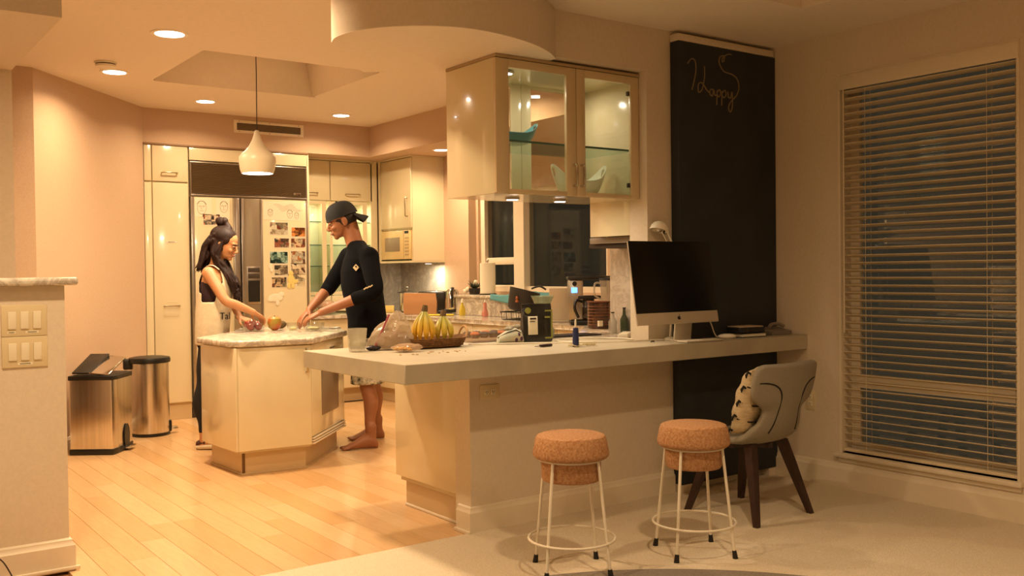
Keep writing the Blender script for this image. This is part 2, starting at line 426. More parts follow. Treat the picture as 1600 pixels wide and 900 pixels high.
# ---- tall pantry cabinet left of the fridge
Y = 8.945
c = thing('pantry_cabinet', 'tall cream lacquered pantry cabinet standing left of the refrigerator', 'cabinet', (2.65, 9.2, 0))
obj('body', G().box(2.445, 2.845, Y+.02, 9.6, .15, 2.515), m_cabd, c, world=True)
obj('filler_panel', G().box(2.445, 2.508, Y, Y+.02, .15, 2.165, .002).box(2.445, 2.508, Y, Y+.02, 2.178, 2.50, .002), m_cab, c, world=True)
d = obj('door', G().box(2.517, 2.833, Y-.002, Y+.02, .16, 2.165, .003), m_cab, c, world=True)
obj('handle', handle('h', (2.60, Y-.002, 1.045), (2.735, Y-.002, 1.045), (0, -.03, 0)), m_handle, d, world=True)
obj('label_strip', G().box(2.63, 2.72, Y-.004, Y-.002, 1.622, 1.634), mat('paper_white', 'e9e2d0', .7), d, world=True)
obj('printed_line', G().box(2.645, 2.705, Y-.0045, Y-.004, 1.626, 1.630), m_black, d, world=True)
obj('paper_note', G().box(2.622, 2.712, Y-.0035, Y-.002, 1.075, 1.082, .001).prism([(2.60, Y-.004), (2.735, Y-.004), (2.735, Y-.002), (2.60, Y-.002)], .95, 1.03), m_cab, d, world=True)
d = obj('door', G().box(2.517, 2.833, Y-.002, Y+.02, 2.178, 2.50, .003), m_cab, c, world=True)
obj('handle', handle('h', (2.60, Y-.002, 2.255), (2.735, Y-.002, 2.255), (0, -.03, 0)), m_handle, d, world=True)
obj('toe_kick', G().box(2.445, 2.845, Y+.03, Y+.06, 0.001, .15), m_kick, c, world=True)
obj('cornice', G().box(2.44, 4.02, Y-.012, Y+.02, 2.502, 2.519, .002), mat('cornice_wood', '8a6a48', .5), c, world=True)

# ---- refrigerator
f = thing('refrigerator', 'wide built-in refrigerator with louvred top grille covered in photos and drawings', 'refrigerator', (3.43, 9.25, 0))
FX0, FX1 = 2.853, 4.005
obj('body', G().box(FX0, FX1, Y+.03, 9.6, .10, 2.38), m_cabd, f, world=True)
obj('top_panel', G().box(2.85, 4.015, Y, Y+.03, 2.385, 2.50, .003), m_cab, f, world=True)
gr = obj('grille', G().box(FX0+.005, FX1-.005, Y+.012, Y+.03, 2.075, 2.36), m_gap, f, world=True)
g = G(); n = 21
for k in range(n):
    z = 2.08+.28*(k+.5)/n
    kk = g.mark(); g.box(FX0+.012, FX1-.012, -.012, .012, -.0015, .0015); g.xf(M.Translation((0, Y+.005, z)) @ M.Rotation(math.radians(35), 4, 'X'), kk)
obj('louvre', g, mat('louvre_steel', '9a8466', .35, metal=.8), gr, world=True, kind='stuff')
obj('grille_trim', G().box(FX0, FX1, Y-.006, Y+.02, 2.358, 2.372, .002).box(FX0, FX1, Y-.006, Y+.02, 2.055, 2.072, .002).box(FX0, FX0+.012, Y-.006, Y+.02, 2.072, 2.358).box(FX1-.012, FX1, Y-.006, Y+.02, 2.072, 2.358), m_steel, f, world=True)
obj('badge', G().box(3.86, 3.935, Y-.012, Y-.008, 2.095, 2.118, .001), m_chrome, f, world=True)
fd = obj('freezer_door', G().box(FX0+.03, 3.245, Y-.018, Y+.03, .16, 2.045, .003), m_cab, f, world=True)
obj('door_handle', G().box(3.245, 3.305, Y-.04, Y+.03, .16, 2.045, .008), m_steel, fd, world=True)
obj('door_edge', G().box(FX0, FX0+.03, Y-.02, Y+.03, .16, 2.045, .003), m_steel, fd, world=True)
rd = obj('fridge_door', G().box(3.535, FX1-.022, Y-.018, Y+.03, .16, 2.045, .003), m_cab, f, world=True)
obj('door_handle', G().box(3.318, 3.345, Y-.04, Y+.03, .16, 2.045, .006), m_steel, rd, world=True)
obj('dispenser_panel', G().box(3.345, 3.52, Y-.012, Y+.03, .16, 2.045, .003), mat('panel_steel', '9a8d78', .35, metal=.6), rd, world=True)
obj('door_edge', G().box(3.52, 3.535, Y-.022, Y+.03, .16, 2.045, .002).box(FX1-.022, FX1, Y-.022, Y+.03, .16, 2.045, .002), m_steel, rd, world=True)
dp = obj('dispenser', G().box(3.375, 3.51, Y-.016, Y-.01, 1.04, 1.40, .003), m_steel, f, world=True)
obj('dispenser_recess', G().box(3.385, 3.50, Y-.0185, Y-.0155, 1.06, 1.265), m_black, dp, world=True)
obj('dispenser_controls', G().box(3.385, 3.50, Y-.0185, Y-.0155, 1.285, 1.33, .002).box(3.385, 3.50, Y-.0185, Y-.0155, 1.345, 1.385, .002), m_gap, dp, world=True)
obj('toe_grille', G().box(FX0, FX1, Y+.04, Y+.06, 0.001, .15), m_gap, f, world=True)
obj('side_panel', G().box(4.006, 4.03, Y, 9.6, .001, 2.50, .002), m_cab, f, world=True)

# papers and photographs on the fridge
def photomat(name, cols, seed):
    """soft blocky picture: a few big shapes with finer blotches"""
    m = bpy.data.materials.new(name); m.use_nodes = True
    nt = m.node_tree; b = nt.nodes['Principled BSDF']; L = nt.links.new; b.inputs['Roughness'].default_value = .3
    tc = nt.nodes.new('ShaderNodeTexCoord'); mp = nt.nodes.new('ShaderNodeMapping'); mp.inputs['Location'].default_value = (seed*3.1, seed*1.7, seed*2.3)
    n = nt.nodes.new('ShaderNodeTexVoronoi'); n.distance = 'CHEBYCHEV'; n.inputs['Scale'].default_value = 24
    n2 = nt.nodes.new('ShaderNodeTexNoise'); n2.inputs['Scale'].default_value = 55; n2.inputs['Detail'].default_value = 3
    L(tc.outputs['Object'], mp.inputs[0]); L(mp.outputs[0], n2.inputs['Vector']); L(mp.outputs[0], n.inputs['Vector'])
    sp = nt.nodes.new('ShaderNodeSeparateColor'); L(n.outputs['Color'], sp.inputs[0])
    mx = nt.nodes.new('ShaderNodeMath'); mx.operation = 'MULTIPLY_ADD'; mx.inputs[1].default_value = .7; L(sp.outputs[0], mx.inputs[0])
    h = nt.nodes.new('ShaderNodeMath'); h.operation = 'MULTIPLY'; h.inputs[1].default_value = .35; L(n2.outputs[0], h.inputs[0]); L(h.outputs[0], mx.inputs[2])
    r = nt.nodes.new('ShaderNodeValToRGB'); L(mx.outputs[0], r.inputs[0]); L(r.outputs[0], b.inputs['Base Color'])
    e = r.color_ramp.elements
    e[0].position = .2; e[0].color = (*lin(cols[0]), 1); e[1].position = .42; e[1].color = (*lin(cols[1]), 1)
    for p, cc in zip((.62, .82), cols[2:]): k = e.new(p); k.color = (*lin(cc), 1)
    return m
m_paper = mat('drawing_paper', 'e4dbc2', .8); m_paper2 = mat('photo_border', 'ded6c2', .5)
m_pencil = mat('pencil_line', '6e6150', .9)
PH = [  # x0 z1 x1 z0, colours, label
 (2.957, 1.89, 3.123, 1.781, ('3a1c14', 'b4532c', 'd8c6a8', '2a2a30'), 'small photo of orange and dark figures above the woman\'s hair bun'),
 (3.600, 1.833, 3.801, 1.699, ('4a5048', '8a7a60', 'd6d2b8', '6a3020'), 'white bordered photo of people in a bright room, topmost left on the right fridge door'),
 (3.822, 1.787, 3.981, 1.683, ('5a2c12', 'a85a22', '2c1a10', 'd08a48'), 'orange brown photo at the top of the right column'),
 (3.643, 1.679, 3.812, 1.574, ('2a3838', '8c5038', 'c8b494', '44302a'), 'group photo in reds and greens, second from the top in the left column'),
 (3.814, 1.681, 3.980, 1.575, ('b89878', 'd8c4a0', '1c1c20', '8a5030'), 'pale photo with a black star shape beside the group photo'),
 (3.595, 1.549, 3.796, 1.418, ('0e2420', '1c4a44', 'a8c8b8', '0c1618'), 'dark teal night photo with a pale white shape'),
 (3.812, 1.556, 3.977, 1.417, ('8a7a64', 'c8bea4', '3a3430', 'a86a40'), 'pale interior photo right of the dark teal photo'),
 (3.639, 1.419, 3.794, 1.305, ('3c3c34', '6a5a48', 'c4b898', '2a2420'), 'brown interior photo right under the dark teal photo'),
 (3.809, 1.430, 3.975, 1.309, ('1a1a1e', 'a89478', 'd8ccb0', '50382c'), 'photo of a figure in black on a white ground'),
 (3.611, 1.301, 3.779, 1.187, ('7a3a24', '4a5648', 'c8ac84', '2c2420'), 'lowest group photo in reds and greens on the fridge'),
 (3.781, 1.324, 3.973, 1.202, ('d0a840', 'c4b898', '5a5040', 'e0d4b0'), 'yellow and cream picture at the foot of the right column'),
]
yp = Y-.018
for k, (x0, z1, x1, z0, cols, lab) in enumerate(PH):
    cx, cz = (x0+x1)/2, (z0+z1)/2; w, h = (x1-x0)/2*.96, (z1-z0)/2*.95
    t = thing('photo_print', lab, 'photo', (cx, yp-.0005, cz), 0, 'photos on the refrigerator')
    obj('photo_paper', G().box(-w, w, -.0008, 0, -h, h), m_paper2, t)
    bw = .006
    g = G(); g.quad((-w+bw, -.0012, -h+bw), (w-bw, -.0012, -h+bw), (w-bw, -.0012, h-bw), (-w+bw, -.0012, h-bw))
    obj('photo_image', g, photomat('photo_%d' % k, cols, k+1), t, fix=False)
def facedraw(g, cx, cz, s, y):
    el = lambda a, b, ox, oz, n=20: [(cx+ox+a*math.cos(2*PI*k/n), y, cz+oz+b*math.sin(2*PI*k/n)) for k in range(n)]
    g.tube(el(.042*s, .062*s, 0, 0), .0012, 5, closed=True)
    g.tube(el(.009*s, .005*s, -.017*s, .012*s, 8), .001, 5, closed=True); g.tube(el(.009*s, .005*s, .017*s, .012*s, 8), .001, 5, closed=True)
    g.tube([(cx, y, cz+.012*s), (cx-.006*s, y, cz-.014*s), (cx+.004*s, y, cz-.014*s)], .001, 5)
    g.tube([(cx-.016*s, y, cz-.03*s), (cx, y, cz-.034*s), (cx+.016*s, y, cz-.03*s)], .0012, 5)
    g.tube([(cx-.045*s, y, cz+.03*s), (cx-.02*s, y, cz+.06*s), (cx+.02*s, y, cz+.058*s), (cx+.045*s, y, cz+.03*s)], .0018, 5)
def drawing(x0, z1, x1, z0, faces, lab, extra=None):
    t = thing('pencil_drawing', lab, 'drawing', ((x0+x1)/2, yp-.0005, (z0+z1)/2), 0, 'drawings on the refrigerator')
    w, h = (x1-x0)/2, (z1-z0)/2
    obj('paper_sheet', G().box(-w, w, -.0008, 0, -h, h), m_paper, t)
    g = G()
    for fx, fz, s in faces: facedraw(g, fx, fz, s, -.0012)
    if extra: extra(g)
    obj('pencil_lines', g, m_pencil, t)
drawing(2.888, 2.036, 3.045, 1.86, [(-.015, 0, 1.0)], 'pencil drawing of a bearded face at the upper left of the freezer door')
drawing(3.085, 2.036, 3.216, 1.843, [(.01, .02, .85)], 'faint pencil portrait right of the bearded face drawing')
def waves(g):
    for k in range(5):
        g.tube([(-.09+.02*k+j*.03, -.0012, .055-.012*k+.012*math.sin(j*1.3+k)) for j in range(8)], .0009, 4)
drawing(3.545, 2.03, 3.925, 1.846, [(-.12, -.02, .55), (.08, -.03, .65), (.15, -.045, .5)], 'wide pencil sketch of three faces under flowing lines', waves)
# cut-out paper figures
g = G(); g.ball((0, 0, .06), (.025, .002, .028)); g.ball((0, 0, 0), (.035, .002, .05)); g.ball((.045, 0, -.02), (.03, .002, .02)); g.ball((-.02, 0, -.06), (.018, .002, .03)); g.ball((.02, 0, -.06), (.018, .002, .03))
single('paper_cutout', g, mat('yellow_paper', 'e0c878', .7), 'yellow paper cut-out figure stuck over the lower photos', 'paper cut-out', (3.815, yp-.004, 1.27))
g = G(); g.ball((0, 0, 0), (.075, .002, .04)); g.ball((.06, 0, .03), (.03, .002, .025)); g.ball((.02, 0, -.05), (.02, .002, .03)); g.ball((-.05, 0, -.02), (.03, .002, .02))
single('paper_cutout', g, m_paper, 'large cream paper cloud cut-out below the photos', 'paper cut-out', (3.655, yp-.004, 1.095))
g = G(); g.ball((0, 0, 0), (.022, .002, .03)); g.ball((.008, 0, -.035), (.016, .002, .022))
single('paper_cutout', g, m_paper, 'tiny white paper cut-out at the left edge of the photos', 'paper cut-out', (3.61, yp-.004, 1.40))

# ---- display cabinet right of the fridge
GY = 9.262
c = thing('display_cabinet', 'cream wall cabinet with lit glass doors behind the man in the cap', 'cabinet', (4.5, 9.45, 0))
x0, x1 = 4.035, 4.90
obj('back_panel', G().box(x0, x1, 9.595, 9.615, .92, 2.51), mat('cabinet_inside', 'e8dfc4', .5), c, world=True)
obj('side_panel', G().box(x0, x0+.02, GY, 9.6, .92, 2.51), m_cab, c, world=True)
obj('side_panel', G().box(x1-.02, x1+.055, GY, 9.6, .92, 2.51), m_cab, c, world=True)
obj('top_rail', G().box(x0, x1+.055, GY-.005, GY+.02, 2.50, 2.519), m_cab, c, world=True)
obj('divider', G().box(x0, x1, GY+.02, 9.6, 2.08, 2.10).box(4.42, 4.44, GY+.025, 9.6, .93, 2.08), m_cabd, c, world=True)
for a, b, hx in ((x0+.004, 4.405, 4.10), (4.413, x1-.004, 4.58)):
    d = obj('upper_door', G().box(a, b, GY, GY+.02, 2.085, 2.495, .003), m_cab, c, world=True)
    obj('handle', handle('h', (hx, GY, 2.155), (hx+.16, GY, 2.155), (0, -.03, 0)), m_handle, d, world=True)
for a, b in ((x0+.004, 4.36), (4.40, 4.83)):
    w = .05
    d = obj('glass_door', G().box(a, a+w*.6, GY, GY+.02, 1.10, 2.075).box(b-w, b, GY, GY+.02, 1.10, 2.075).box(a+w*.6, b-w, GY, GY+.02, 2.045, 2.075).box(a+w*.6, b-w, GY, GY+.02, 1.10, 1.135), m_cab, c, world=True)
    obj('pane', G().box(a+w*.6, b-w, GY+.008, GY+.012, 1.135, 2.045), m_glass, d, world=True)
obj('lower_drawer', G().box(x0+.004, 4.40, GY, GY+.02, .93, 1.09, .003), m_cab, c, world=True)
obj('lower_drawer', G().box(4.41, x1, GY, GY+.02, .93, 1.09, .003), m_cab, c, world=True)
m_shelfglass = glassmat('shelf_glass', (.85, .95, .92), refl=.8)
m_shelfedge = mat('glass_edge', '2f5a50', .2)
for z in (1.40, 1.62, 1.86):
    s = obj('shelf', G().box(x0+.02, x1-.02, GY+.03, 9.59, z-.004, z+.004), m_shelfglass, c, world=True)
    obj('shelf_edge', G().box(x0+.02, x1-.02, GY+.026, GY+.03, z-.004, z+.004), m_shelfedge, s, world=True)
for xx in (4.20, 4.64):
    p = obj('puck_light', G().lathe([(.0, 0), (.03, 0), (.03, -.008), (0, -.008)], (xx, 9.43, 2.08)), m_lens, c, world=True)
    ld = bpy.data.lights.new('lamp', 'AREA'); ld.shape = 'DISK'; ld.size = .05; ld.energy = 3.2; ld.color = (1, .82, .55)
    lo = bpy.data.objects.new('lamp', ld); COL.objects.link(lo); lo.parent = c; lo.location = V((xx, 9.43, 2.065))-c.location
# glassware on the shelves
def goblet(x, y, z, s, lab):
    g = G().lathe([(.0, 0), (.03*s, .001), (.005*s, .008*s), (.004*s, .06*s), (.03*s, .09*s), (.034*s, .14*s), (.030*s, .16*s), (.028*s, .16*s), (.031*s, .138*s), (.026*s, .092*s), (0, .066*s)], seg=18)
    single('wine_glass', g, m_glass, lab, 'glass', (x, y, z), group='glasses in the display cabinet')
for x, z, s, lab in ((4.13, 1.865, .9, 'stem glass at the left end of the top display shelf'), (4.27, 1.865, 1.0, 'stem glass near the middle of the top display shelf'), (4.20, 1.625, .9, 'stem glass alone on the middle display shelf')):
    goblet(x, 9.42, z, s, lab)

# ---- microwave cabinet on the window wall
MX = 4.965; MY0, MY1 = 8.56, 9.22
c = thing('microwave_cabinet', 'cream wall cabinet holding the built-in microwave in the corner', 'cabinet', (5.2, 8.9, 1.4))
obj('body', G().box(MX+.02, 5.445, MY0, MY1, 1.77, 2.505).box(MX+.02, 5.445, MY0, MY0+.02, 1.425, 1.77).box(MX+.02, 5.445, MY1-.02, MY1, 1.425, 1.77).box(MX, 5.445, MY0, MY1, 1.425, 1.447), m_cab, c, world=True)
d = obj('door', G().box(MX, MX+.02, MY0+.004, MY1-.02, 1.785, 2.495, .003), m_cab, c, world=True)
obj('handle', handle('h', (MX, MY0+.07, 1.90), (MX, MY0+.07, 2.09), (-.03, 0, 0)), m_handle, d, world=True)
obj('corner_filler', G().box(MX, MX+.02, MY1-.016, GY-.01, 1.43, 2.51), m_cab, c, world=True)
obj('cornice', G().box(MX-.006, 5.445, MY0-.006, GY-.01, 2.503, 2.519), m_cab, c, world=True)
mw = thing('microwave_oven', 'cream microwave oven built in under the corner wall cabinet', 'microwave', (5.15, 8.87, 1.455))
m_mw = mat('microwave_cream', 'd8bd86', .3, coat=.3)
obj('case', G().box(MX+.02, 5.40, MY0+.024, MY1-.024, 1.455, 1.765), m_mw, mw, world=True)
dr = obj('door', G().box(MX-.004, MX+.02, MY0+.16, MY1-.03, 1.462, 1.762, .004), m_mw, mw, world=True)
obj('window', G().box(MX-.0055, MX-.003, MY0+.23, MY1-.11, 1.545, 1.69, .001), mat('oven_window', '8c7c66', .2, coat=.4), dr, world=True)
cp = obj('control_panel', G().box(MX-.004, MX+.02, MY0+.03, MY0+.152, 1.462, 1.762, .004), m_mw, mw, world=True)
obj('display', G().box(MX-.006, MX-.003, MY0+.05, MY0+.13, 1.725, 1.752), m_black, cp, world=True)
g = G()
for r in range(6):
    for q in range(3): g.box(MX-.006, MX-.003, MY0+.05+.028*q, MY0+.07+.028*q, 1.50+.034*r, 1.516+.034*r)
obj('keypad', g, mat('key_grey', 'a8916a', .5), cp, world=True)
obj('vent_slot', G().box(MX-.004, MX+.02, MY0+.03, MY1-.03, 1.448, 1.458), m_black, mw, world=True)
# under-cabinet lamp
t = thing('undercabinet_light', 'small lamp under the microwave cabinet washing the marble', 'lamp', (5.26, 8.72, 1.424))
obj('housing', G().lathe([(0, 0), (.04, 0), (.04, -.012), (.034, -.012), (0, -.008)]), m_steel, t)
obj('lens', G().lathe([(0, -.0125), (.033, -.0125), (.033, -.009), (0, -.009)]), m_lens, t)
ld = bpy.data.lights.new('lamp', 'AREA'); ld.shape = 'DISK'; ld.size = .06; ld.energy = 5; ld.color = (1, .82, .55)
lo = bpy.data.objects.new('lamp', ld); COL.objects.link(lo); lo.parent = t; lo.location = (0, 0, -.02)

# ---- marble backsplashes
tr = struct('trim_2', G().box(4.90, 5.445, 9.60, 9.62, .90, 1.43).box(5.425, 5.449, 8.12, 9.60, .90, 1.425), m_marble2)
struct('trim_3', G().box(4.295, 4.31, 4.215, 4.80, .91, 1.52), m_marble2)

# ---- base cabinets along the window wall and the back wall
c = thing('base_cabinet', 'cream base cabinet run below the window and the corner microwave', 'cabinet', (5.1, 7.2, 0))
obj('body', G().box(4.78, 5.44, 4.86, 9.58, .14, .865).box(4.05, 4.78, 9.02, 9.58, .14, .865), m_cabd, c, world=True)
for k in range(6):
    a = 5.35+k*.60
    d = obj('drawer_front', G().box(4.76, 4.78, a+.003, a+.597, .70, .86, .003), m_cab, c, world=True)
    d = obj('door', G().box(4.76, 4.78, a+.003, a+.597, .15, .694, .003), m_cab, c, world=True)
    obj('handle', handle('h', (4.76, a+.06, .45), (4.76, a+.06, .62), (-.03, 0, 0)), m_handle, d, world=True)
obj('drawer_front', G().box(4.05, 4.76, 9.0, 9.02, .70, .86, .003), m_cab, c, world=True)
obj('door', G().box(4.05, 4.76, 9.0, 9.02, .15, .694, .003), m_cab, c, world=True)
obj('toe_kick', G().box(4.84, 4.86, 4.9, 9.1, .001, .14).box(4.05, 4.86, 9.08, 9.10, .001, .14), m_kick, c, world=True)
single('kitchen_countertop', G().prism([(4.31, 4.86), (5.424, 4.86), (5.424, 9.595), (4.035, 9.595), (4.035, 8.97), (4.72, 8.97), (4.72, 5.55), (4.31, 5.15)], .866, .90, .006), m_marble,
       'white marble countertop running below the dark kitchen window', 'countertop', (4.9, 7.2, .866), world=True)
single('window_ledge', G().box(5.20, 5.424, 6.62, 8.10, .902, 1.072).box(5.17, 5.448, 6.59, 8.10, 1.072, 1.10, .008), m_marble,
       'raised marble ledge behind the sink carrying the paper towels', 'ledge', (5.3, 7.5, .902), world=True)

# ---- island
A, B_, D_ = (2.225, 6.13), (2.74, 6.09), (3.27, 6.68)
ISL = [A, B_, D_, (3.42, 7.12), (3.36, 7.62), (2.84, 7.62), (2.56, 7.08), (2.195, 6.72)]
def inset(poly, d):
    n = len(poly); out = []
    for i in range(n):
        p0, p1, p2 = V((*poly[i-1], 0)), V((*poly[i], 0)), V((*poly[(i+1) % n], 0))
        a = (p1-p0).normalized(); b = (p2-p1).normalized()
        na = V((-a.y, a.x, 0)); nb = V((-b.y, b.x, 0)); m = (na+nb); m = m/(m.length**2)*2
        q = p1+m*d; out.append((q.x, q.y))
    return out
c = thing('kitchen_island', 'cream lacquered angled island cabinet under the marble top', 'cabinet', (2.75, 6.8, 0))
body = inset(ISL, .022)
# leave the oven bay free of the body
obj('body', G().prism(body, .15, .848), m_cabd, c, world=True)
def panel(p, q, z0, z1, t=.02, bev=.004, gap=.002, curve=0):
    p, q = V((*p, 0)), V((*q, 0)); d = (q-p).normalized(); n = V((-d.y, d.x, 0)); p = p+d*gap; q = q-d*gap
    return G().prism([p, q, q+n*t, p+n*t], z0, z1, bev)
dd = V((*B_, 0))-V((*A, 0))
f_ = lambda p, q, t: (p[0]+(q[0]-p[0])*t, p[1]+(q[1]-p[1])*t)
d = obj('door', panel(f_(A, B_, .03), B_, .165, .842), m_cab, c, world=True)
h0 = V((*f_(A, B_, .93), 0)); hn = V((dd.y, -dd.x, 0)).normalized()*.03
obj('handle', handle('h', h0+V((0, 0, .66)), h0+V((0, 0, .815)), hn), m_handle, d, world=True)
obj('corner_post', panel(f_(A, B_, 0), f_(A, B_, .03), .165, .842, gap=0), m_cab, c, world=True)
obj('side_panel', panel(ISL[7], A, .165, .842), m_cab, c, world=True)
for i in range(2, 7): obj('back_panel', panel(ISL[i], ISL[i+1], .165, .842), m_cab, c, world=True)
toe = inset(ISL, .06)
tk = obj('toe_kick', G().prism(toe, .001, .165), m_kick, c, world=True)
obj('quarter_round', G().prism(inset(ISL, .05), .001, .012), m_kick, c, world=True)
ta = V((*toe[0], 0)); tb = V((*toe[1], 0)); td = (tb-ta).normalized(); tn = V((td.y, -td.x, 0))
obj('corner_strip', G().prism([ta-tn*.002, ta-tn*.002+td*.02, ta+tn*.003+td*.02, ta+tn*.003-td*.0], .012, .165), mat('bronze', '6b5236', .4, metal=.6), c, world=True)
# oven set in the angled front
o = thing('built_in_oven', 'built-in cream oven in the angled front of the island', 'oven', ((B_[0]+D_[0])/2, (B_[1]+D_[1])/2, .15))
d = obj('oven_door', panel(f_(B_, D_, .01), f_(B_, D_, .985), .215, .735, t=.02), m_cab, o, world=True)
od = (V((*D_, 0))-V((*B_, 0))).normalized(); on = V((od.y, -od.x, 0))
def onoven(t0, t1, z0, z1, out0, out1, bev=.002):
    L = (V((*D_, 0))-V((*B_, 0))).length
    p = V((*B_, 0))+od*L*t0; q = V((*B_, 0))+od*L*t1
    return G().prism([p+on*out0, p+on*out1, q+on*out1, q+on*out0], z0, z1, bev)
obj('oven_window', onoven(.28, .80, .33, .66, -.001, .004), mat('oven_glass', '85735d', .32, spec=.3), d, world=True)
cp = obj('control_panel', panel(f_(B_, D_, .01), f_(B_, D_, .985), .745, .842, t=.02), m_cab, o, world=True)
obj('vent_slot', onoven(.55, .70, .782, .79, -.001, .002, 0), m_black, cp, world=True)
for k in range(3):
    obj('vent_louvre', onoven(.02, .99, .165+.017*k, .175+.017*k, -.02, .014-.002*k), m_trim, o, world=True)
# marble top
top = inset(ISL, -.028)
top = [f_(top[0], top[7], .12), f_(top[0], top[1], .1)] + top[1:7] + [f_(top[7], top[0], .02)]
top[0], top[-1] = top[0], top[-1]
single('island_countertop', G().prism(top, .848, .89, .012, 3), m_marble, 'rounded white marble countertop on the island between the two people', 'countertop', (2.75, 6.8, .848), world=True)

# ---- peninsula: concrete bar, base cabinet, rear counter
SL = [(2.137, 3.757), (4.985, 3.757), (4.985, 3.984), (4.113, 3.984), (4.113, 4.058), (3.924, 4.058), (3.924, 4.60), (2.76, 4.60), (2.76, 4.85), (2.137, 4.85)]
single('concrete_bar', G().prism(SL, .82, .91, .003, 1), m_conc, 'long thick grey concrete bar slab carrying the bananas and the computer', 'bar counter', (3.4, 4.1, .82), world=True)
single('rear_countertop', G().box(2.765, 4.293, 4.604, 4.86, .868, .909, .003).box(3.928, 4.293, 4.212, 4.603, .868, .909, .003), m_marble, 'white countertop strip joined behind the concrete bar', 'countertop', (3.4, 4.73, .868), world=True)
c = thing('base_cabinet', 'cream base cabinet end panel below the left end of the concrete bar', 'cabinet', (3.3, 4.5, 0))
obj('end_panel', G().box(2.70, 2.72, 4.205, 4.87, .165, .818, .008), m_cab, c, world=True)
obj('body', G().box(2.72, 4.29, 4.213, 4.84, .14, .818), m_cabd, c, world=True)
for k in range(2): obj('door', G().box(2.74+.6*k, 3.33+.6*k, 4.842, 4.862, .15, .81, .003), m_cab, c, world=True)
obj('toe_kick', G().box(2.73, 4.29, 4.213, 4.80, .001, .14), m_kick, c, world=True)
obj('quarter_round', G().box(2.718, 2.73, 4.19, 4.80, .001, .014, .003), m_trim, c, world=True)
# marble cap of the half wall
single('half_wall_cap', G().box(-2.5, .975, 4.63, 4.90, 1.283, 1.319, .014, 3), m_marble, 'grey veined marble cap on the half wall above the light switches', 'ledge', (0, 4.76, 1.283), world=True)

# ---- cabinet in the niche beside the bar
c = thing('wall_cabinet', 'plain cream wall cabinet behind the white post, right of the dark window', 'cabinet', (4.1, 4.39, 1.53))
obj('body', G().box(3.945, 4.308, 4.212, 4.568, 1.53, 2.455), m_cabd, c, world=True)
obj('door', G().box(3.927, 3.945, 4.212, 4.568, 1.527, 2.455, .002), m_cab, c, world=True)
u = thing('extractor_hood', 'slim grey extractor hood under the plain cream wall cabinet', 'hood', (4.18, 4.5, 1.46))
obj('hood_shell', G().box(4.00, 4.306, 4.23, 4.66, 1.488, 1.526, .004), mat('hood_grey', '8d8274', .4), u, world=True)
obj('hood_lip', G().box(4.03, 4.296, 4.25, 4.70, 1.462, 1.488, .003), m_gap, u, world=True)

# ---- hanging glass cabinet
GF = 4.12
c = thing('glass_cabinet', 'cream hanging cabinet with two glass doors over the bar', 'cabinet', (3.4, 4.35, 1.73))
hx0, hx1, hy1 = 2.905, 3.924, 4.60
obj('side_panel', G().box(hx0, hx0+.02, GF+.02, hy1, 1.732, 2.440, .002), m_cab, c, world=True)
obj('side_panel', G().box(hx1-.02, hx1, GF+.02, hy1, 1.732, 2.440, .002), m_cab, c, world=True)
obj('top_panel', G().box(hx0+.02, hx1-.02, GF+.02, hy1, 2.42, 2.440), m_cab, c, world=True)
obj('bottom_panel', G().box(hx0+.02, hx1-.02, GF+.02, hy1, 1.732, 1.752), m_cab, c, world=True)
obj('cornice', G().box(hx0-.002, hx1, GF-.006, hy1, 2.441, 2.456), mat('cornice_tan', 'b09872', .5), c, world=True)
for a, b in ((hx0+.02, 3.412), (3.416, hx1-.02)):
    d = obj('back_door', G().box(a, a+.07, hy1-.018, hy1, 1.752, 2.42, .001).box(b-.07, b, hy1-.018, hy1, 1.752, 2.42, .001).box(a+.07, b-.07, hy1-.018, hy1, 1.752, 1.77).box(a+.07, b-.07, hy1-.018, hy1, 2.40, 2.42), m_cab, c, world=True)
    obj('back_pane', G().box(a+.07, b-.07, hy1-.01, hy1-.006, 1.77, 2.40), m_glass, d, world=True)
m_frame = mat('door_frame_wood', 'd2bd96', .3, coat=.3)
for a, b, hxx in ((hx0, 3.448, 3.425), (3.452, hx1-.002, 3.478)):
    w0, w1 = (.085, .068) if a < 3.2 else (.062, .062)
    d = obj('glass_door', G().box(a, a+w0, GF, GF+.02, 1.735, 2.438, .002).box(b-w1, b, GF, GF+.02, 1.735, 2.438, .002).box(a+w0, b-w1, GF, GF+.02, 1.735, 1.757, .001).box(a+w0, b-w1, GF, GF+.02, 2.395, 2.438, .001), m_frame, c, world=True)
    obj('pane', G().box(a+w0, b-w1, GF+.008, GF+.012, 1.757, 2.395), m_glass, d, world=True)
    h = obj('handle', handle('h', (hxx, GF, 1.79), (hxx, GF, 1.905), (0, -.032, 0), .007), m_chrome, d, world=True)
s = obj('shelf', G().box(hx0+.022, hx1-.022, GF+.035, hy1-.02, 2.012, 2.020), m_shelfglass, c, world=True)
obj('shelf_edge', G().box(hx0+.022, hx1-.022, GF+.031, GF+.035, 2.010, 2.021), m_shelfedge, s, world=True)
for yy in (4.25, 4.45):
    for zz in (1.90, 2.00): obj('shelf_pin', G().tube([(hx0+.02, yy, zz), (hx0+.032, yy, zz)], .006, 8), m_gap, c, world=True)
obj('hinge', G().box(hx1-.075, hx1-.05, GF+.012, GF+.03, 2.33, 2.355, .002).box(hx1-.075, hx1-.05, GF+.012, GF+.03, 1.80, 1.825, .002), m_gap, c, world=True)
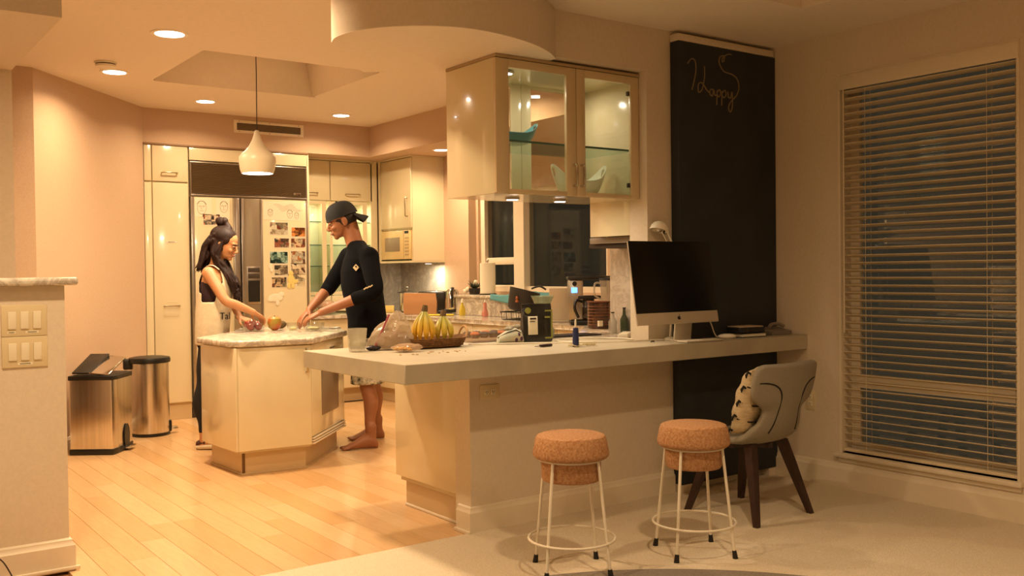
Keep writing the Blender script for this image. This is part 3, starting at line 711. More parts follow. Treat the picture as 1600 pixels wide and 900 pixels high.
def puck(x, y, z, par, power, up=False):
    p = obj('puck_light', G().lathe([(.0, .004), (.042, .004), (.042, -.004), (.034, -.006), (0, -.006)], (x, y, z)), m_steel, par, world=True)
    obj('lens', G().lathe([(0, -.0065), (.032, -.0065), (.032, -.0055), (0, -.0055)], (x, y, z)), m_lens, p, world=True)
    ld = bpy.data.lights.new('lamp', 'AREA'); ld.shape = 'DISK'; ld.size = .06; ld.energy = power; ld.color = (1, .85, .62)
    lo = bpy.data.objects.new('lamp', ld); COL.objects.link(lo); lo.parent = p; lo.location = V((x, y, z-.015))-rootof(p).location
puck(3.12, 4.32, 2.412, c, 1.6); puck(3.66, 4.42, 2.412, c, 1.2)
puck(3.18, 4.36, 1.726, c, 2.4); puck(3.52, 4.36, 1.726, c, 2.4)

# ---- chalkboard
b = thing('chalkboard', 'tall black chalkboard panel with Happy written in chalk beside the computer', 'chalkboard', (4.55, 4.02, 0))
m_chalkb = mat('chalkboard', '1c2024', .75, col2='2c2d2f', vscale=2.2, bump=.05)
obj('board_face', G().box(4.118, 4.983, 3.987, 4.057, .055, 2.655, .003), m_chalkb, b, world=True)
obj('header_box', G().box(4.118, 4.975, 3.99, 4.057, 2.658, 2.70, .003), m_dwall, b, world=True)
obj('foot', G().box(4.125, 4.20, 3.99, 4.057, .007, .054), m_dwall, b, world=True)
obj('foot', G().box(4.90, 4.962, 3.99, 4.057, .007, .054), m_dwall, b, world=True)
# chalk lettering, drawn as strokes on the face
m_chalk = mat('chalk', '7d6a4a', .95)
strokes = [
 [(.06, .20), (.10, .15), (.135, .17), (.14, .25), (.125, .34), (.10, .44)],
 [(.225, .20), (.225, .30), (.20, .42), (.165, .45), (.165, .38), (.20, .36), (.245, .42), (.27, .44)],
 [(.31, .41), (.285, .41), (.275, .45), (.30, .47), (.315, .41), (.325, .46), (.345, .45)],
 [(.35, .41), (.345, .55)], [(.35, .43), (.375, .40), (.385, .44), (.365, .47), (.35, .45)],
 [(.40, .41), (.395, .55)], [(.40, .43), (.43, .40), (.44, .44), (.42, .47), (.40, .45)],
 [(.46, .41), (.465, .46), (.49, .46), (.50, .41), (.505, .43), (.505, .54), (.485, .60), (.465, .56), (.49, .50), (.55, .43), (.575, .35), (.555, .27), (.50, .235), (.42, .22), (.375, .15), (.38, .09), (.42, .07), (.425, .11), (.405, .13), (.41, .09), (.46, .05), (.50, .045)],
]
g = G()
for s in strokes:
    p = cr_spline([(4.138+u*.87, 3.9866, 2.655-v*.63) for u, v in s], 6)
    g.tube(p, .0042, 6)
obj('chalk_lettering', g, m_chalk, b, world=True)
# ============================================================ FURNITURE AND FITTINGS
m_white = mat('white_metal', 'e6dcc6', .4)
m_rubber = mat('rubber_foot', '15120f', .7)
m_cork = mat('cork', 'c29468', .85, col2='a06e42', vscale=95, bump=.6, bscale=140)
def stool(x, y, rz, label):
    t = thing('cork_stool', label, 'stool', (x, y, .006), rz, 'cork stools at the bar')
    obj('seat', G().lathe([(0, .600), (.135, .600), (.150, .594), (.157, .578), (.168, .520), (.166, .508), (.158, .500), (0, .500)], seg=48), m_cork, t)
    obj('seat_stem', G().lathe([(0, .502), (.132, .502), (.130, .41), (.124, .400), (0, .400)], seg=48), m_cork, t)
    obj('seat_ring', G().tube([(.140*math.cos(2*PI*k/40), .140*math.sin(2*PI*k/40), .494) for k in range(40)], .0055, 8, closed=True), m_white, t)
    for k in range(4):
        a = PI/2*k; c, s = math.cos(a), math.sin(a)
        l = obj('leg', G().tube([(.140*c, .140*s, .494), (.196*c, .196*s, .02)], .0068, 10), m_white, t)
        obj('foot_cap', G().tube([(.1935*c, .1935*s, .036), (.199*c, .199*s, 0)], [.0095, .0125], 10), m_rubber, l)
    r = .182
    obj('foot_ring', G().tube([((r+.008)*math.cos(2*PI*k/56), (r+.008)*math.sin(2*PI*k/56), .145) for k in range(56)], .0058, 8, closed=True), m_white, t)
stool(2.688, 3.272, math.radians(17), 'cork topped white wire stool in front of the bar outlet, nearest the kitchen')
stool(3.308, 3.130, math.radians(20), 'cork topped white wire stool beside the grey upholstered chair')

# ---- upholstered chair
m_felt = mat('grey_felt', '8c8472', .95, var=.06, vscale=120, bump=.4, bscale=300)
m_walnut = mat('dark_walnut', '3a2016', .45, col2='2a150e', vscale=6, stretch=(8, 8, 1))
ch = thing('upholstered_chair', 'grey upholstered shell chair with dark wooden legs pulled up to the desk end', 'chair', (4.085, 3.468, .006), math.radians(2))
# shell centre line (y, z) from the seat front to the top of the back, with half width and wing curl
prof = [(.235, .395, .17, 0), (.24, .425, .20, .0), (.19, .438, .215, .004), (.08, .432, .222, .008), (-.04, .425, .222, .014), (-.13, .43, .212, .022), (-.185, .46, .188, .035), (-.212, .51, .160, .042), (-.228, .56, .140, .042), (-.236, .595, .138, .042), (-.243, .622, .165, .045), (-.249, .645, .218, .052), (-.255, .68, .242, .056), (-.264, .73, .248, .056), (-.272, .78, .246, .052), (-.279, .815, .236, .046), (-.283, .832, .205, .034)]
rows = []
NW = 14
for y, z, w, curl in prof:
    row = []
    for j in range(NW+1):
        u = -1+2*j/NW
        k = max(0, z-.45)/.38
        row.append((u*w, y + curl*abs(u)**2.2*(1 if z > .45 else 0)*1.0, z + (curl*1.1*abs(u)**3 if z <= .47 else 0)))
    rows.append(row)
sh = obj('shell', G().sheet(rows), m_felt, ch, ang=80, fix=False)
md = sh.modifiers.new('thick', 'SOLIDIFY'); md.thickness = .042; md.offset = 1
md = sh.modifiers.new('soft', 'SUBSURF'); md.levels = 1; md.render_levels = 2
m_seam = mat('seam_black', '0e0c0b', .8)
def rear(x, z):
    for p, q in zip(prof[6:], prof[7:]):
        if p[1] <= z <= q[1]:
            t = (z-p[1])/(q[1]-p[1]); y, w, c = (p[i]+(q[i]-p[i])*t for i in (0, 2, 3)); return y+c*min(1, abs(x)/w)**2.2-.043
    return -.20
for s in (-1, 1):
    pts = [(s*x, rear(x, z), z) for x, z in ((.232, .735), (.19, .733), (.145, .722), (.110, .70), (.090, .665), (.084, .62), (.086, .57), (.098, .51), (.112, .465))]
    obj('seam', G().tube(cr_spline(pts, 6), .0045, 6), m_seam, ch)
for sx in (-1, 1):
    for sy in (-1, 1):
        a = V((sx*.13, sy*.12 + .0, .40)); b = V((sx*.228, sy*.232, 0))
        g = G(); d = (b-a).normalized(); rings = []
        for t, w in ((0, .024), (.3, .023), (1, .014)):
            p = a.lerp(b, t); rings.append([p+V((i*w, j*w, 0)) for i, j in ((-1, -1), (1, -1), (1, 1), (-1, 1))])
        obj('leg', g.loft(rings), m_walnut, ch, ang=20)
obj('cross_rail', G().box(-.15, .15, -.02, .02, .365, .395, .004), m_walnut, ch)
obj('cross_rail', G().box(-.02, .02, -.15, -.021, .365, .395, .004), m_walnut, ch)
obj('cross_rail', G().box(-.02, .02, .021, .15, .365, .395, .004), m_walnut, ch)
# cushion
m_linen = mat('cream_linen', 'cdb994', .95, col2='b8a27c', vscale=30, stretch=(1, 1, 6), bump=.4, bscale=120)
cu = thing('throw_cushion', 'cream striped cushion with black tassels leaning inside the grey chair', 'cushion', (4.035, 3.415, .455), math.radians(10))
g = G(); N = 18; top = []; bot = []
for i in range(N+1):
    r1 = []; r2 = []
    for j in range(N+1):
        u, v = -1+2*i/N, -1+2*j/N
        th = .07*(max(0, (1-u**4)*(1-v**4)))**.5
        wob = .006*math.sin(7*u+3*v)+.005*math.sin(11*v)
        sx = .195*u*(1-.06*v*v); sz = .19+.19*v*(1-.06*u*u)
        r1.append((sx, th+wob*(th > .01), sz)); r2.append((sx, -th+wob*(th > .01), sz))
    top.append(r1); bot.append(r2)
g.sheet(top); g.sheet(bot); bmesh.ops.remove_doubles(g.bm, verts=g.bm.verts, dist=.0005)
g.xf(M.Rotation(math.radians(20), 4, 'X'))
co = obj('cover', g, m_linen, cu, ang=80)
RX = M.Rotation(math.radians(20), 4, 'X')
for k in range(5):
    z = .03+.32*k/4
    p = [RX @ V(q) for q in ((-.188, 0, z), (-.198, .01, z+.006), (-.202, .014, z-.012), (-.196, .012, z-.028))]
    obj('tassel', G().tube(p, [.006, .008, .007, .003], 7), m_seam, cu)
# cushion strips
for zz in (.10, .19, .28):
    p = [RX @ V((-.19+.38*k/10, -.066*(max(0, 1-(-1+.2*k)**4))**.5*(max(0, 1-((zz-.19)/.19)**4))**.5-.004, zz)) for k in range(11)]
    obj('stripe', G().tube(p, .004, 5), m_seam, cu)

# ---- round rug at the bottom edge
single('round_rug', G().lathe([(0, .006), (1.66, .006), (1.67, .008), (1.66, .011), (0, .012)], seg=96), mat('rug_grey', '8a8074', .95, var=.15, vscale=90, bump=.7, bscale=200), 'grey round rug on the carpet at the bottom edge', 'rug', (2.0, 1.70, 0))

# ---- bins
m_bin = mat('bin_steel', 'cfc8bd', .24, metal=1, var=.12, vscale=30, stretch=(1, 1, .02))
bn = thing('pedal_bin', 'rectangular steel pedal bin with its split lid open', 'bin', (1.775, 7.745, 0), math.atan2(.81, .58))
# local x runs along the pedal side, local y to the wall; pedal side faces -y
bw, bd, bh = .185, .165, .565
shape = [(-bw, -bd*.93), (-bw*.6, -bd), (bw*.9, -bd), (bw, -bd*.9), (bw, bd), (-bw, bd)]
obj('body', G().prism(shape, .035, bh, .012), m_bin, bn, ang=30)
obj('base', G().prism([(x*1.02, y*1.02) for x, y in shape], .001, .045, .006), m_black, bn)
obj('rim', G().prism([(x*1.025, y*1.025) for x, y in shape], bh-.012, bh+.022, .006), m_black, bn)
obj('inner_bag', G().prism([(x*.86, y*.86) for x, y in shape], bh+.0225, bh+.026), mat('bin_dark', '2a241c', .5), bn)
kk = G().prism([(-bw*.95, -bd*.95), (bw*.95, -bd*.95), (bw*.95, -.01), (-bw*.95, -.01)], 0, .014, .005)
kk.xf(M.Translation((0, bd*.2, bh+.085)) @ M.Rotation(math.radians(-17), 4, 'Y') @ M.Rotation(math.radians(6), 4, 'X'))
obj('lid_wing', kk, m_chrome, bn)
kk = G().prism([(-bw*.95, .01), (bw*.95, .01), (bw*.95, bd*.95), (-bw*.95, bd*.95)], 0, .014, .005)
kk.xf(M.Translation((0, -.01, bh+.09)) @ M.Rotation(math.radians(-19), 4, 'Y'))
obj('lid_wing', kk, m_black, bn)
g = G(); g.lathe([(0, 0), (.05, 0), (.05, .006), (0, .006)], seg=24); g.xf(M.Translation((.04, -bd-.004, .10)) @ M.Diagonal((1, 1, 1.0, 1)) @ M.Rotation(PI/2, 4, 'X') @ M.Diagonal((1, 2.0, 1, 1)))
obj('pedal_arch', g, m_black, bn)
obj('pedal', G().box(-.02, .11, -bd-.05, -bd, .018, .032, .005), m_chrome, bn)
b2 = thing('pedal_bin', 'round steel pedal bin with a flat black lid in the corner', 'bin', (2.275, 8.265, 0), math.radians(-10))
obj('body', G().lathe([(0, .02), (.150, .02), (.152, .03), (.150, .60), (0, .60)], seg=40), m_bin, b2)
obj('base', G().lathe([(0, .001), (.154, .001), (.154, .026), (0, .026)], seg=40), m_black, b2)
obj('lid', G().lathe([(0, .652), (.12, .652), (.160, .645), (.166, .628), (.164, .605), (.150, .600), (0, .600)], seg=40), m_black, b2)
obj('hinge', G().box(-.205, -.14, -.03, .03, .55, .64, .012), m_black, b2)
p = obj('pedal_mount', G().box(.10, .165, -.045, .045, .02, .115, .012), m_black, b2)
obj('pedal', G().box(.155, .215, -.04, .04, .035, .055, .008), m_chrome, p)

# ---- pendant
pe = thing('pendant_lamp', 'white bell shaped pendant lamp hanging on a black cord over the island', 'pendant lamp', (2.755, 7.04, 2.083))
m_shade = mat('pendant_white', 'd9ccb0', .4)
pr = [(.117, 0), (.128, .03), (.136, .09), (.134, .125), (.115, .15), (.085, .175), (.058, .21), (.036, .255), (.022, .30), (.015, .325)]
inn = [(r-.004, z) for r, z in pr]
obj('shade', G().lathe(pr+[(.004, .328), (.004, .32)]+inn[::-1][1:]+[pr[0]], seg=48), m_shade, pe, ang=60)
obj('cord', G().tube([(0, 0, .32), (.004, .002, .75), (0, 0, 1.37)], .0035, 6), m_black, pe)
obj('canopy', G().lathe([(0, 1.368), (.05, 1.368), (.05, 1.345), (.02, 1.335), (0, 1.335)]), m_shade, pe)
obj('bulb', G().lathe([(0, .008), (.110, .008), (.110, .014), (0, .014)], seg=40), m_lens, pe)
ld = bpy.data.lights.new('lamp', 'AREA'); ld.shape = 'DISK'; ld.size = .2; ld.energy = 14; ld.color = (1, .78, .5)
lo = bpy.data.objects.new('lamp', ld); COL.objects.link(lo); lo.parent = pe; lo.location = (0, 0, -.004)

# ---- smoke detector, vent, outlets, switches
sd = thing('smoke_detector', 'small white smoke detector on the ceiling beside a round light', 'smoke detector', (1.719, 7.199, CZ))
obj('base', G().lathe([(0, 0), (.075, 0), (.075, -.014), (0, -.014)]), m_white, sd)
obj('gap_ring', G().lathe([(0, -.014), (.066, -.014), (.066, -.021), (0, -.021)]), m_gap, sd)
obj('cover', G().lathe([(0, -.021), (.070, -.021), (.066, -.034), (.04, -.046), (0, -.048)]), m_white, sd)
ve = thing('air_vent', 'white framed air vent in the soffit above the refrigerator', 'vent', (3.624, 8.945, 2.728))
vw, vh = .352, .06
obj('frame', G().box(-vw, vw, -.010, 0, vh-.026, vh, .002).box(-vw, vw, -.010, 0, -vh, -vh+.026, .002).box(-vw, -vw+.03, -.010, 0, -vh+.026, vh-.026).box(vw-.03, vw, -.010, 0, -vh+.026, vh-.026), m_trim, ve)
obj('backing', G().box(-vw+.03, vw-.03, -.002, 0, -vh+.026, vh-.026), m_gap, ve)
g = G()
for k in range(9):
    z = -vh+.03+(.12-.06)*(k+.5)/9; q = g.mark(); g.box(-vw+.03, vw-.03, -.004, .004, -.0008, .0008); g.xf(M.Translation((0, -.006, z)) @ M.Rotation(.7, 4, 'X'), q)
obj('louvre', g, mat('vent_grey', '8f7c60', .5), ve, kind='stuff')
for sx in (-.3, 0, .3):
    for sz in (-vh+.012, vh-.012): obj('screw', G().tube([(sx, -.0125, sz), (sx, -.009, sz)], .004, 8), m_gap, ve)
m_plate = mat('switch_plate', 'd6c49c', .4); m_rock = mat('switch_rocker', 'e6dcc0', .35)
def outlet(name, loc, rz, label, horiz=False):
    t = thing(name, label, 'outlet', loc, rz, 'wall outlets')
    w, h = (.06, .037) if horiz else (.037, .06)
    obj('plate', G().box(-w, w, -.006, 0, -h, h, .003), m_plate, t)
    for s in (-1, 1):
        cx, cz = (s*.02, 0) if horiz else (0, s*.02)
        r = obj('socket', G().box(cx-.014, cx+.014, -.0085, -.006, cz-.014, cz+.014, .003), m_rock, t)
        obj('slot', G().box(cx-.007, cx-.004, -.0092, -.0084, cz-.004, cz+.006).box(cx+.004, cx+.007, -.0092, -.0084, cz-.004, cz+.006).box(cx-.002, cx+.002, -.0092, -.0084, cz-.010, cz-.006), m_black, r, kind='stuff')
outlet('wall_outlet', (2.80, 4.06, .708), 0, 'wide double outlet plate on the bar wall under the slab', True)
outlet('wall_outlet', (XR, 3.735, .506), -PI/2, 'outlet plate on the right wall behind the grey chair')
for z0, z1, lab, txt in ((1.063, 1.20, 'upper triple light switch plate on the half wall', (-.052, .03)), (.926, 1.0615, 'lower triple light switch plate on the half wall', (.0,))):
    t = thing('light_switch', lab, 'light switch', (.760, 4.69, (z0+z1)/2), 0, 'triple switch plates on the half wall')
    obj('plate', G().box(-.091, .091, -.008, 0, (z0-z1)/2, (z1-z0)/2, .003), m_plate, t)
    for k in (-1, 0, 1):
        g = G().box(k*.05-.0165, k*.05+.0165, -.008, 0, -.036, .040, .002)
        q = G(); g.xf(M.Translation((0, -.0085, 0)) @ M.Rotation(math.radians(3), 4, 'X'))
        obj('rocker', g, m_rock, t)
    for x in txt:
        w = .026 if len(txt) > 1 and x > 0 else .016 if len(txt) > 1 else .03
        s = obj('label_strip', G().box(x-w, x+w, -.0092, -.008, -.056, -.046), m_rock, t)
        obj('printed_line', G().box(x-w*.7, x+w*.7, -.0096, -.0092, -.0525, -.0495), m_gap, s)
# loose cable at the half wall foot
single('floor_cable', G().tube(cr_spline([(.62, 4.64, .13), (.65, 4.625, .10), (.675, 4.615, .05), (.69, 4.60, .012), (.70, 4.50, .012)], 6), .003, 6), m_gap, 'thin dark cable hanging against the half wall baseboard', 'cable', (0, 0, 0))
# ============================================================ SMALL THINGS
ST = .911     # top of the bar
m_tumbler = glassmat('tumbler_glass', (.95, .96, .93), refl=1.3)
def film(name, col, alpha, rough=.25):
    """thin creased plastic film: partly clear"""
    if name in MATS: return MATS[name]
    m = mat(name, col, rough, bump=.9, bscale=35, spec=.7)
    m.node_tree.nodes['Principled BSDF'].inputs['Alpha'].default_value = alpha
    return m
def crumple(g, amp, sc_, seed=0):
    for v in g.bm.verts:
        n = mnoise.noise_vector(v.co*sc_+V((seed, seed*2, 0))); v.co += n*amp
    return g
# ---- tumbler
t = thing('glass_tumbler', 'frosted glass tumbler with a little water at the corner of the concrete bar', 'glass', (2.315, 4.57, ST))
obj('glass_wall', G().lathe([(0, 0), (.040, 0), (.043, .003), (.053, .122), (.0505, .122), (.041, .016), (0, .014)], seg=36), film('frosted_glass', 'cfc8b2', .42, .15), t, ang=60)
obj('water', G().lathe([(0, .0145), (.0405, .0165), (.0435, .045), (0, .045)], seg=30), m_tumbler, t)
obj('ice', G().box(-.02, .012, -.015, .015, .03, .055, .006), film('ice', 'f0ead8', .7), t)
# ---- wicker basket
m_wick = mat('wicker', '8a6238', .8, col2='5c3c1c', vscale=60, bump=1.0, bscale=90)
bk = thing('wicker_basket', 'low woven wicker tray with looped handles holding the bananas', 'basket', (2.76, 4.545, ST), math.radians(-3))
g = G(); rings = []
def rr_ring(a, b, z, n=48, p=3.2):
    out = []
    for k in range(n):
        th = 2*PI*k/n; c, s = math.cos(th), math.sin(th)
        out.append((a*math.copysign(abs(c)**(2/p), c), b*math.copysign(abs(s)**(2/p), s), z + .012*(abs(c)**6)*(z/.05)))
    return out
rings = [rr_ring(.155, .085, .002), rr_ring(.165, .092, .006), rr_ring(.188, .108, .045), rr_ring(.196, .114, .052), rr_ring(.186, .106, .052), rr_ring(.160, .088, .012)]
obj('tray', g.loft(rings), m_wick, bk, ang=50)
for z in (.012, .022, .032, .042): obj('weave_band', G().tube([V(p) for p in rr_ring(.166+.022*z/.05, .093+.016*z/.05, z, 60)], .0045, 6, closed=True), m_wick, bk)
for s in (-1, 1):
    pts = [(s*.19, -.045, .055), (s*.20, -.038, .085), (s*.203, -.012, .105), (s*.203, .012, .105), (s*.20, .038, .085), (s*.19, .045, .055)]
    obj('handle', G().tube(cr_spline(pts, 5), .0065, 8), mat('cane', 'b08a58', .5), bk)
# ---- bananas
def bananamat(name, c1, c2, c3):
    m = mat(name, c2, .45, bump=.05)
    nt = m.node_tree; b = nt.nodes['Principled BSDF']; L = nt.links.new
    tc = nt.nodes.new('ShaderNodeTexCoord'); sp = nt.nodes.new('ShaderNodeSeparateXYZ'); L(tc.outputs['Object'], sp.inputs[0])
    n = nt.nodes.new('ShaderNodeTexNoise'); n.inputs['Scale'].default_value = 25; L(tc.outputs['Object'], n.inputs['Vector'])
    ad = nt.nodes.new('ShaderNodeMath'); ad.operation = 'MULTIPLY_ADD'; ad.inputs[1].default_value = .04; L(n.outputs[0], ad.inputs[0]); L(sp.outputs['Z'], ad.inputs[2])
    r = nt.nodes.new('ShaderNodeValToRGB'); e = r.color_ramp.elements
    mr = nt.nodes.new('ShaderNodeMapRange'); mr.inputs['From Min'].default_value = 0.0; mr.inputs['From Max'].default_value = .2; L(ad.outputs[0], mr.inputs[0])
    L(mr.outputs[0], r.inputs[0]); L(r.outputs[0], b.inputs['Base Color'])
    e[0].position = .12; e[0].color = (*lin(c1), 1); e[1].position = .9; e[1].color = (*lin(c3), 1)
    k = e.new(.35); k.color = (*lin(c2), 1)
    return m
m_ban = bananamat('banana_yellow', 'd8a92c', 'dcae34', '8f9030'); m_ban2 = bananamat('banana_green', 'a8a030', 'c0a634', '6f7d28')
m_stem = mat('banana_stem', '5a4424', .8); m_tip = mat('banana_tip', '1c1610', .8)
def bunch(loc, n, a0, spread, m, lab, h=.17):
    t = thing('banana_bunch', lab, 'bananas', loc, 0, 'banana bunches in the basket')
    obj('crown', G().tube([(0, 0, h-.012), (.004, 0, h+.01), (.006, 0, h+.022)], [.019, .016, .012], 8), m_stem, t)
    for k in range(n):
        a = a0+spread*(k-(n-1)/2); c, s = math.cos(a), math.sin(a)
        pts = []; rs = []
        for i in range(11):
            u = i/10
            rad = .007+.058*math.sin(u*PI*.66)
            z = h-.008-(h-.014)*u
            pts.append((c*rad, s*rad, z)); rs.append([.006, .007, .0105, .014, .0162, .0172, .0174, .0168, .015, .0112, .0065][i])
        o = obj('banana', G().tube(pts, rs, 7), m, t, ang=30)
        p = V(pts[-1]); d = (V(pts[-1])-V(pts[-2])).normalized()
        obj('tip', G().tube([p-d*.003, p+d*.006], [.0068, .005], 7), m_tip, o)
bunch((2.715, 4.55, ST+.04), 4, -2.25, .56, m_ban, 'larger yellow banana bunch beside the plastic bag')
bunch((2.83, 4.545, ST+.04), 3, -2.0, .62, m_ban2, 'smaller greener banana bunch at the basket handle', .14)
# ---- zipper bag
zb = thing('zipper_bag', 'big crumpled clear zipper bag with a pink seal leaning on the basket', 'plastic bag', (2.505, 4.565, ST), math.radians(-30))
g = G(); rings = []
for z, a, b, ox in ((.002, .115, .05, 0), (.03, .125, .06, .0), (.07, .118, .06, .01), (.11, .095, .045, .02), (.15, .065, .026, .035), (.185, .035, .012, .045), (.205, .012, .005, .05)):
    rings.append([(ox+a*math.cos(2*PI*k/26), b*math.sin(2*PI*k/26), z) for k in range(26)])
g.loft(rings); bmesh.ops.subdivide_edges(g.bm, edges=g.bm.edges[:], cuts=1, use_grid_fill=True); crumple(g, .012, 28, 1)
obj('bag_film', g, film('bag_film', 'cbb79c', .5, .18), zb, ang=25)
g = G(); g.ball((.03, .0, .06), (.075, .036, .05)); g.ball((-.02, 0, .035), (.06, .035, .03)); crumple(g, .006, 40, 3)
obj('contents', g, mat('bread_tan', 'a07c5a', .8, col2='7c5a40', vscale=20), zb)
obj('zipper_seal', G().box(-.004, .006, -.004, .004, 0, .185, .001).xf(M.Translation((-.075, -.045, .022)) @ M.Rotation(math.radians(24), 4, 'Y')), mat('pink_zip', 'a8505e', .5), zb)
g = G().ball((-.085, -.045, .014), (.04, .022, .014)); crumple(g, .004, 50, 4)
obj('dark_contents', g, mat('foil_dark', '3a3438', .25, metal=.5), zb)
# ---- small snack bag
sb = thing('snack_bag', 'small clear bag of yellow dried fruit lying in front of the basket', 'plastic bag', (2.50, 4.37, ST), math.radians(-20))
g = G().ball((0, 0, .022), (.085, .05, .021), 24, 12); crumple(g, .008, 40, 6)
for v in g.bm.verts: v.co.z = max(v.co.z, .001)
obj('bag_film', g, film('bag_film2', 'd8b898', .38, .12), sb, ang=25)
g = G()
rq = random.Random(3)
for k in range(16): g.ball((rq.uniform(-.055, .02), rq.uniform(-.03, .03), .012+rq.uniform(0, .01)), (.014, .012, .007), 8, 6)
obj('dried_fruit', g, mat('mango_yellow', 'd29c28', .5), sb, kind='stuff')
g = G(); 
for v in range(14): g.ball((2.36+rq.uniform(0, .38), 4.14+rq.uniform(0, .14), ST+.002), (rq.uniform(.004, .016), rq.uniform(.003, .006), .002), 6, 4, M.Rotation(rq.uniform(0, 3), 3, 'Z'))
single('crumbs', g, mat('crumb', 'b08c58', .8), 'scattered brown crumbs on the concrete in front of the basket', 'crumbs', kind='stuff')
# ---- muffins in a clear tray
mb = thing('muffin_tray', 'clear plastic muffin tray behind the blue pouch', 'tray', (3.27, 4.735, ST), math.radians(-2))
obj('tray_base', G().box(-.165, .165, -.085, .085, .001, .022, .005), film('clear_tray', 'b0957a', .5), mb)
obj('tray_lid', G().box(-.165, .165, -.085, .085, .0225, .072, .012), film('clear_lid', 'd8c4a8', .16, .08), mb)
m_muf = mat('muffin_cup', '6e4c30', .8); m_top = mat('muffin_choc', '3a2014', .6, bump=.6); m_topo = mat('muffin_orange', 'b45c1c', .6, bump=.6)
k = 0
for r in range(2):
    for q in range(5):
        p = (3.27-.128+.064*q, 4.735-.04+.08*r, ST+.0235)
        t = thing('muffin', ('front' if r == 0 else 'back')+' row muffin in the clear tray, '+['at the left end', 'second from the left', 'in the middle', 'second from the right', 'at the right end'][q], 'muffin', p, 0, 'muffins in the clear tray')
        obj('paper_cup', G().lathe([(0, 0), (.021, 0), (.027, .022), (0, .022)], seg=16), m_muf, t)
        g = G().ball((0, 0, .024), (.029, .029, .013), 14, 8)
        obj('muffin_top', g, m_topo if (q+r) % 3 == 0 else m_top, t)
# ---- patterned pouch
pc = thing('patterned_pouch', 'small pale blue patterned pouch beside the black coffee bag', 'pouch', (3.215, 4.45, ST), math.radians(-20))
g = G(); rings = []
for x, h, d in ((-.075, .012, .02), (-.065, .045, .035), (-.02, .075, .04), (.03, .09, .042), (.065, .075, .038), (.078, .03, .025)):
    rings.append([(x, d*math.cos(2*PI*k/16), h*.5+h*.5*math.sin(2*PI*k/16)+.001) for k in range(16)])
obj('body', g.loft(rings), mat('pouch_fabric', 'a9b3a4', .8, col2='c4b498', vscale=16), pc, ang=60)
obj('zip_edge', G().tube([(-.075, -.012, .035), (-.02, -.030, .066), (.03, -.032, .08), (.062, -.03, .06)], .003, 6), m_gap, pc)
for x, z in ((.045, .05), (.06, .03), (.03, .025)):
    obj('petal_print', G().ball((x, -.040+.003, z), (.009, .004, .014), 10, 6), mat('plum', '4a2c44', .7), pc)
obj('bow', G().ball((.0, .0, .085), (.03, .02, .014), 10, 6).ball((.045, 0, .095), (.02, .016, .016), 10, 6), mat('pouch_bow', 'b0a890', .8, col2='4c4a44', vscale=30), pc)
# ---- black coffee bag
cf = thing('coffee_bag', 'tall black foil coffee bag with a white label standing on the bar', 'coffee bag', (3.40, 4.44, ST), math.radians(-12))
g = G(); rings = []
for z, w, d in ((.001, .088, .040), (.02, .092, .042), (.09, .092, .036), (.15, .093, .024), (.195, .094, .008), (.222, .094, .003)):
    rings.append([(w*u, d*v, z) for u, v in ((-1, -.6), (-.7, -1), (0, -1.05), (.7, -1), (1, -.6), (1, .6), (.7, 1), (0, 1.05), (-.7, 1), (-1, .6))])
g.loft(rings); bmesh.ops.subdivide_edges(g.bm, edges=g.bm.edges[:], cuts=1, use_grid_fill=True); crumple(g, .003, 40, 2)
obj('bag', g, mat('black_foil', '141310', .3, coat=.3), cf, ang=40)
obj('paper_label', G().box(-.072, -.012, -.047, -.044, .045, .15, .001).xf(M.Rotation(math.radians(-2), 4, 'X')), m_paper, cf)
obj('label_print', G().box(-.060, -.022, -.0505, -.046, .132, .142).box(-.062, -.03, -.0505, -.046, .118, .122).xf(M.Rotation(math.radians(-2), 4, 'X')), m_gap, cf)
m_lime = mat('lime_print', '8c8c3c', .5)
obj('printed_frame', G().box(.036, .082, -.044, -.041, .178, .186).box(.074, .082, -.045, -.041, .03, .178).box(.034, .082, -.045, -.041, .022, .03).box(.034, .066, -.045, -.041, .14, .15), m_lime, cf)
g = G().lathe([(0, 0), (.018, 0), (.018, .003), (0, .003)]); g.xf(M.Translation((-.07, -.036, .185)) @ M.Rotation(PI/2, 4, 'X'))
obj('round_print', g, m_lime, cf)
# ---- pour-over coffee maker
cm = thing('pour_over_carafe', 'hourglass glass coffee carafe with a wooden collar behind the black bag', 'coffee maker', (3.61, 4.65, ST-.001))
obj('carafe', G().lathe([(0, .002), (.06, .002), (.072, .02), (.070, .06), (.045, .11), (.024, .15), (.034, .185), (.052, .22), (.072, .262), (.070, .262), (.050, .222), (.032, .186), (.021, .15), (.042, .11), (.067, .06), (.069, .022), (.057, .006), (0, .006)], seg=36), film('green_glass', '7f927a', .35, .06), cm, ang=60)
obj('wood_collar', G().lathe([(.043, .112), (.046, .113), (.028, .15), (.038, .187), (.035, .187), (.0255, .15), (.043, .112)], seg=28), mat('collar_wood', 'b0713c', .5), cm, ang=60)
obj('leather_tie', G().tube([(.03*math.cos(2*PI*k/20), .03*math.sin(2*PI*k/20), .15) for k in range(20)], .004, 6, closed=True).ball((.032, -.01, .15), .009), mat('leather', '7a3c1c', .6), cm)
obj('coffee_filter', G().lathe([(.022, .155), (.036, .19), (.055, .226), (.068, .258), (.066, .258), (.05, .225), (.03, .19)], seg=30), film('filter_paper', 'b8b890', .6), cm, ang=60)
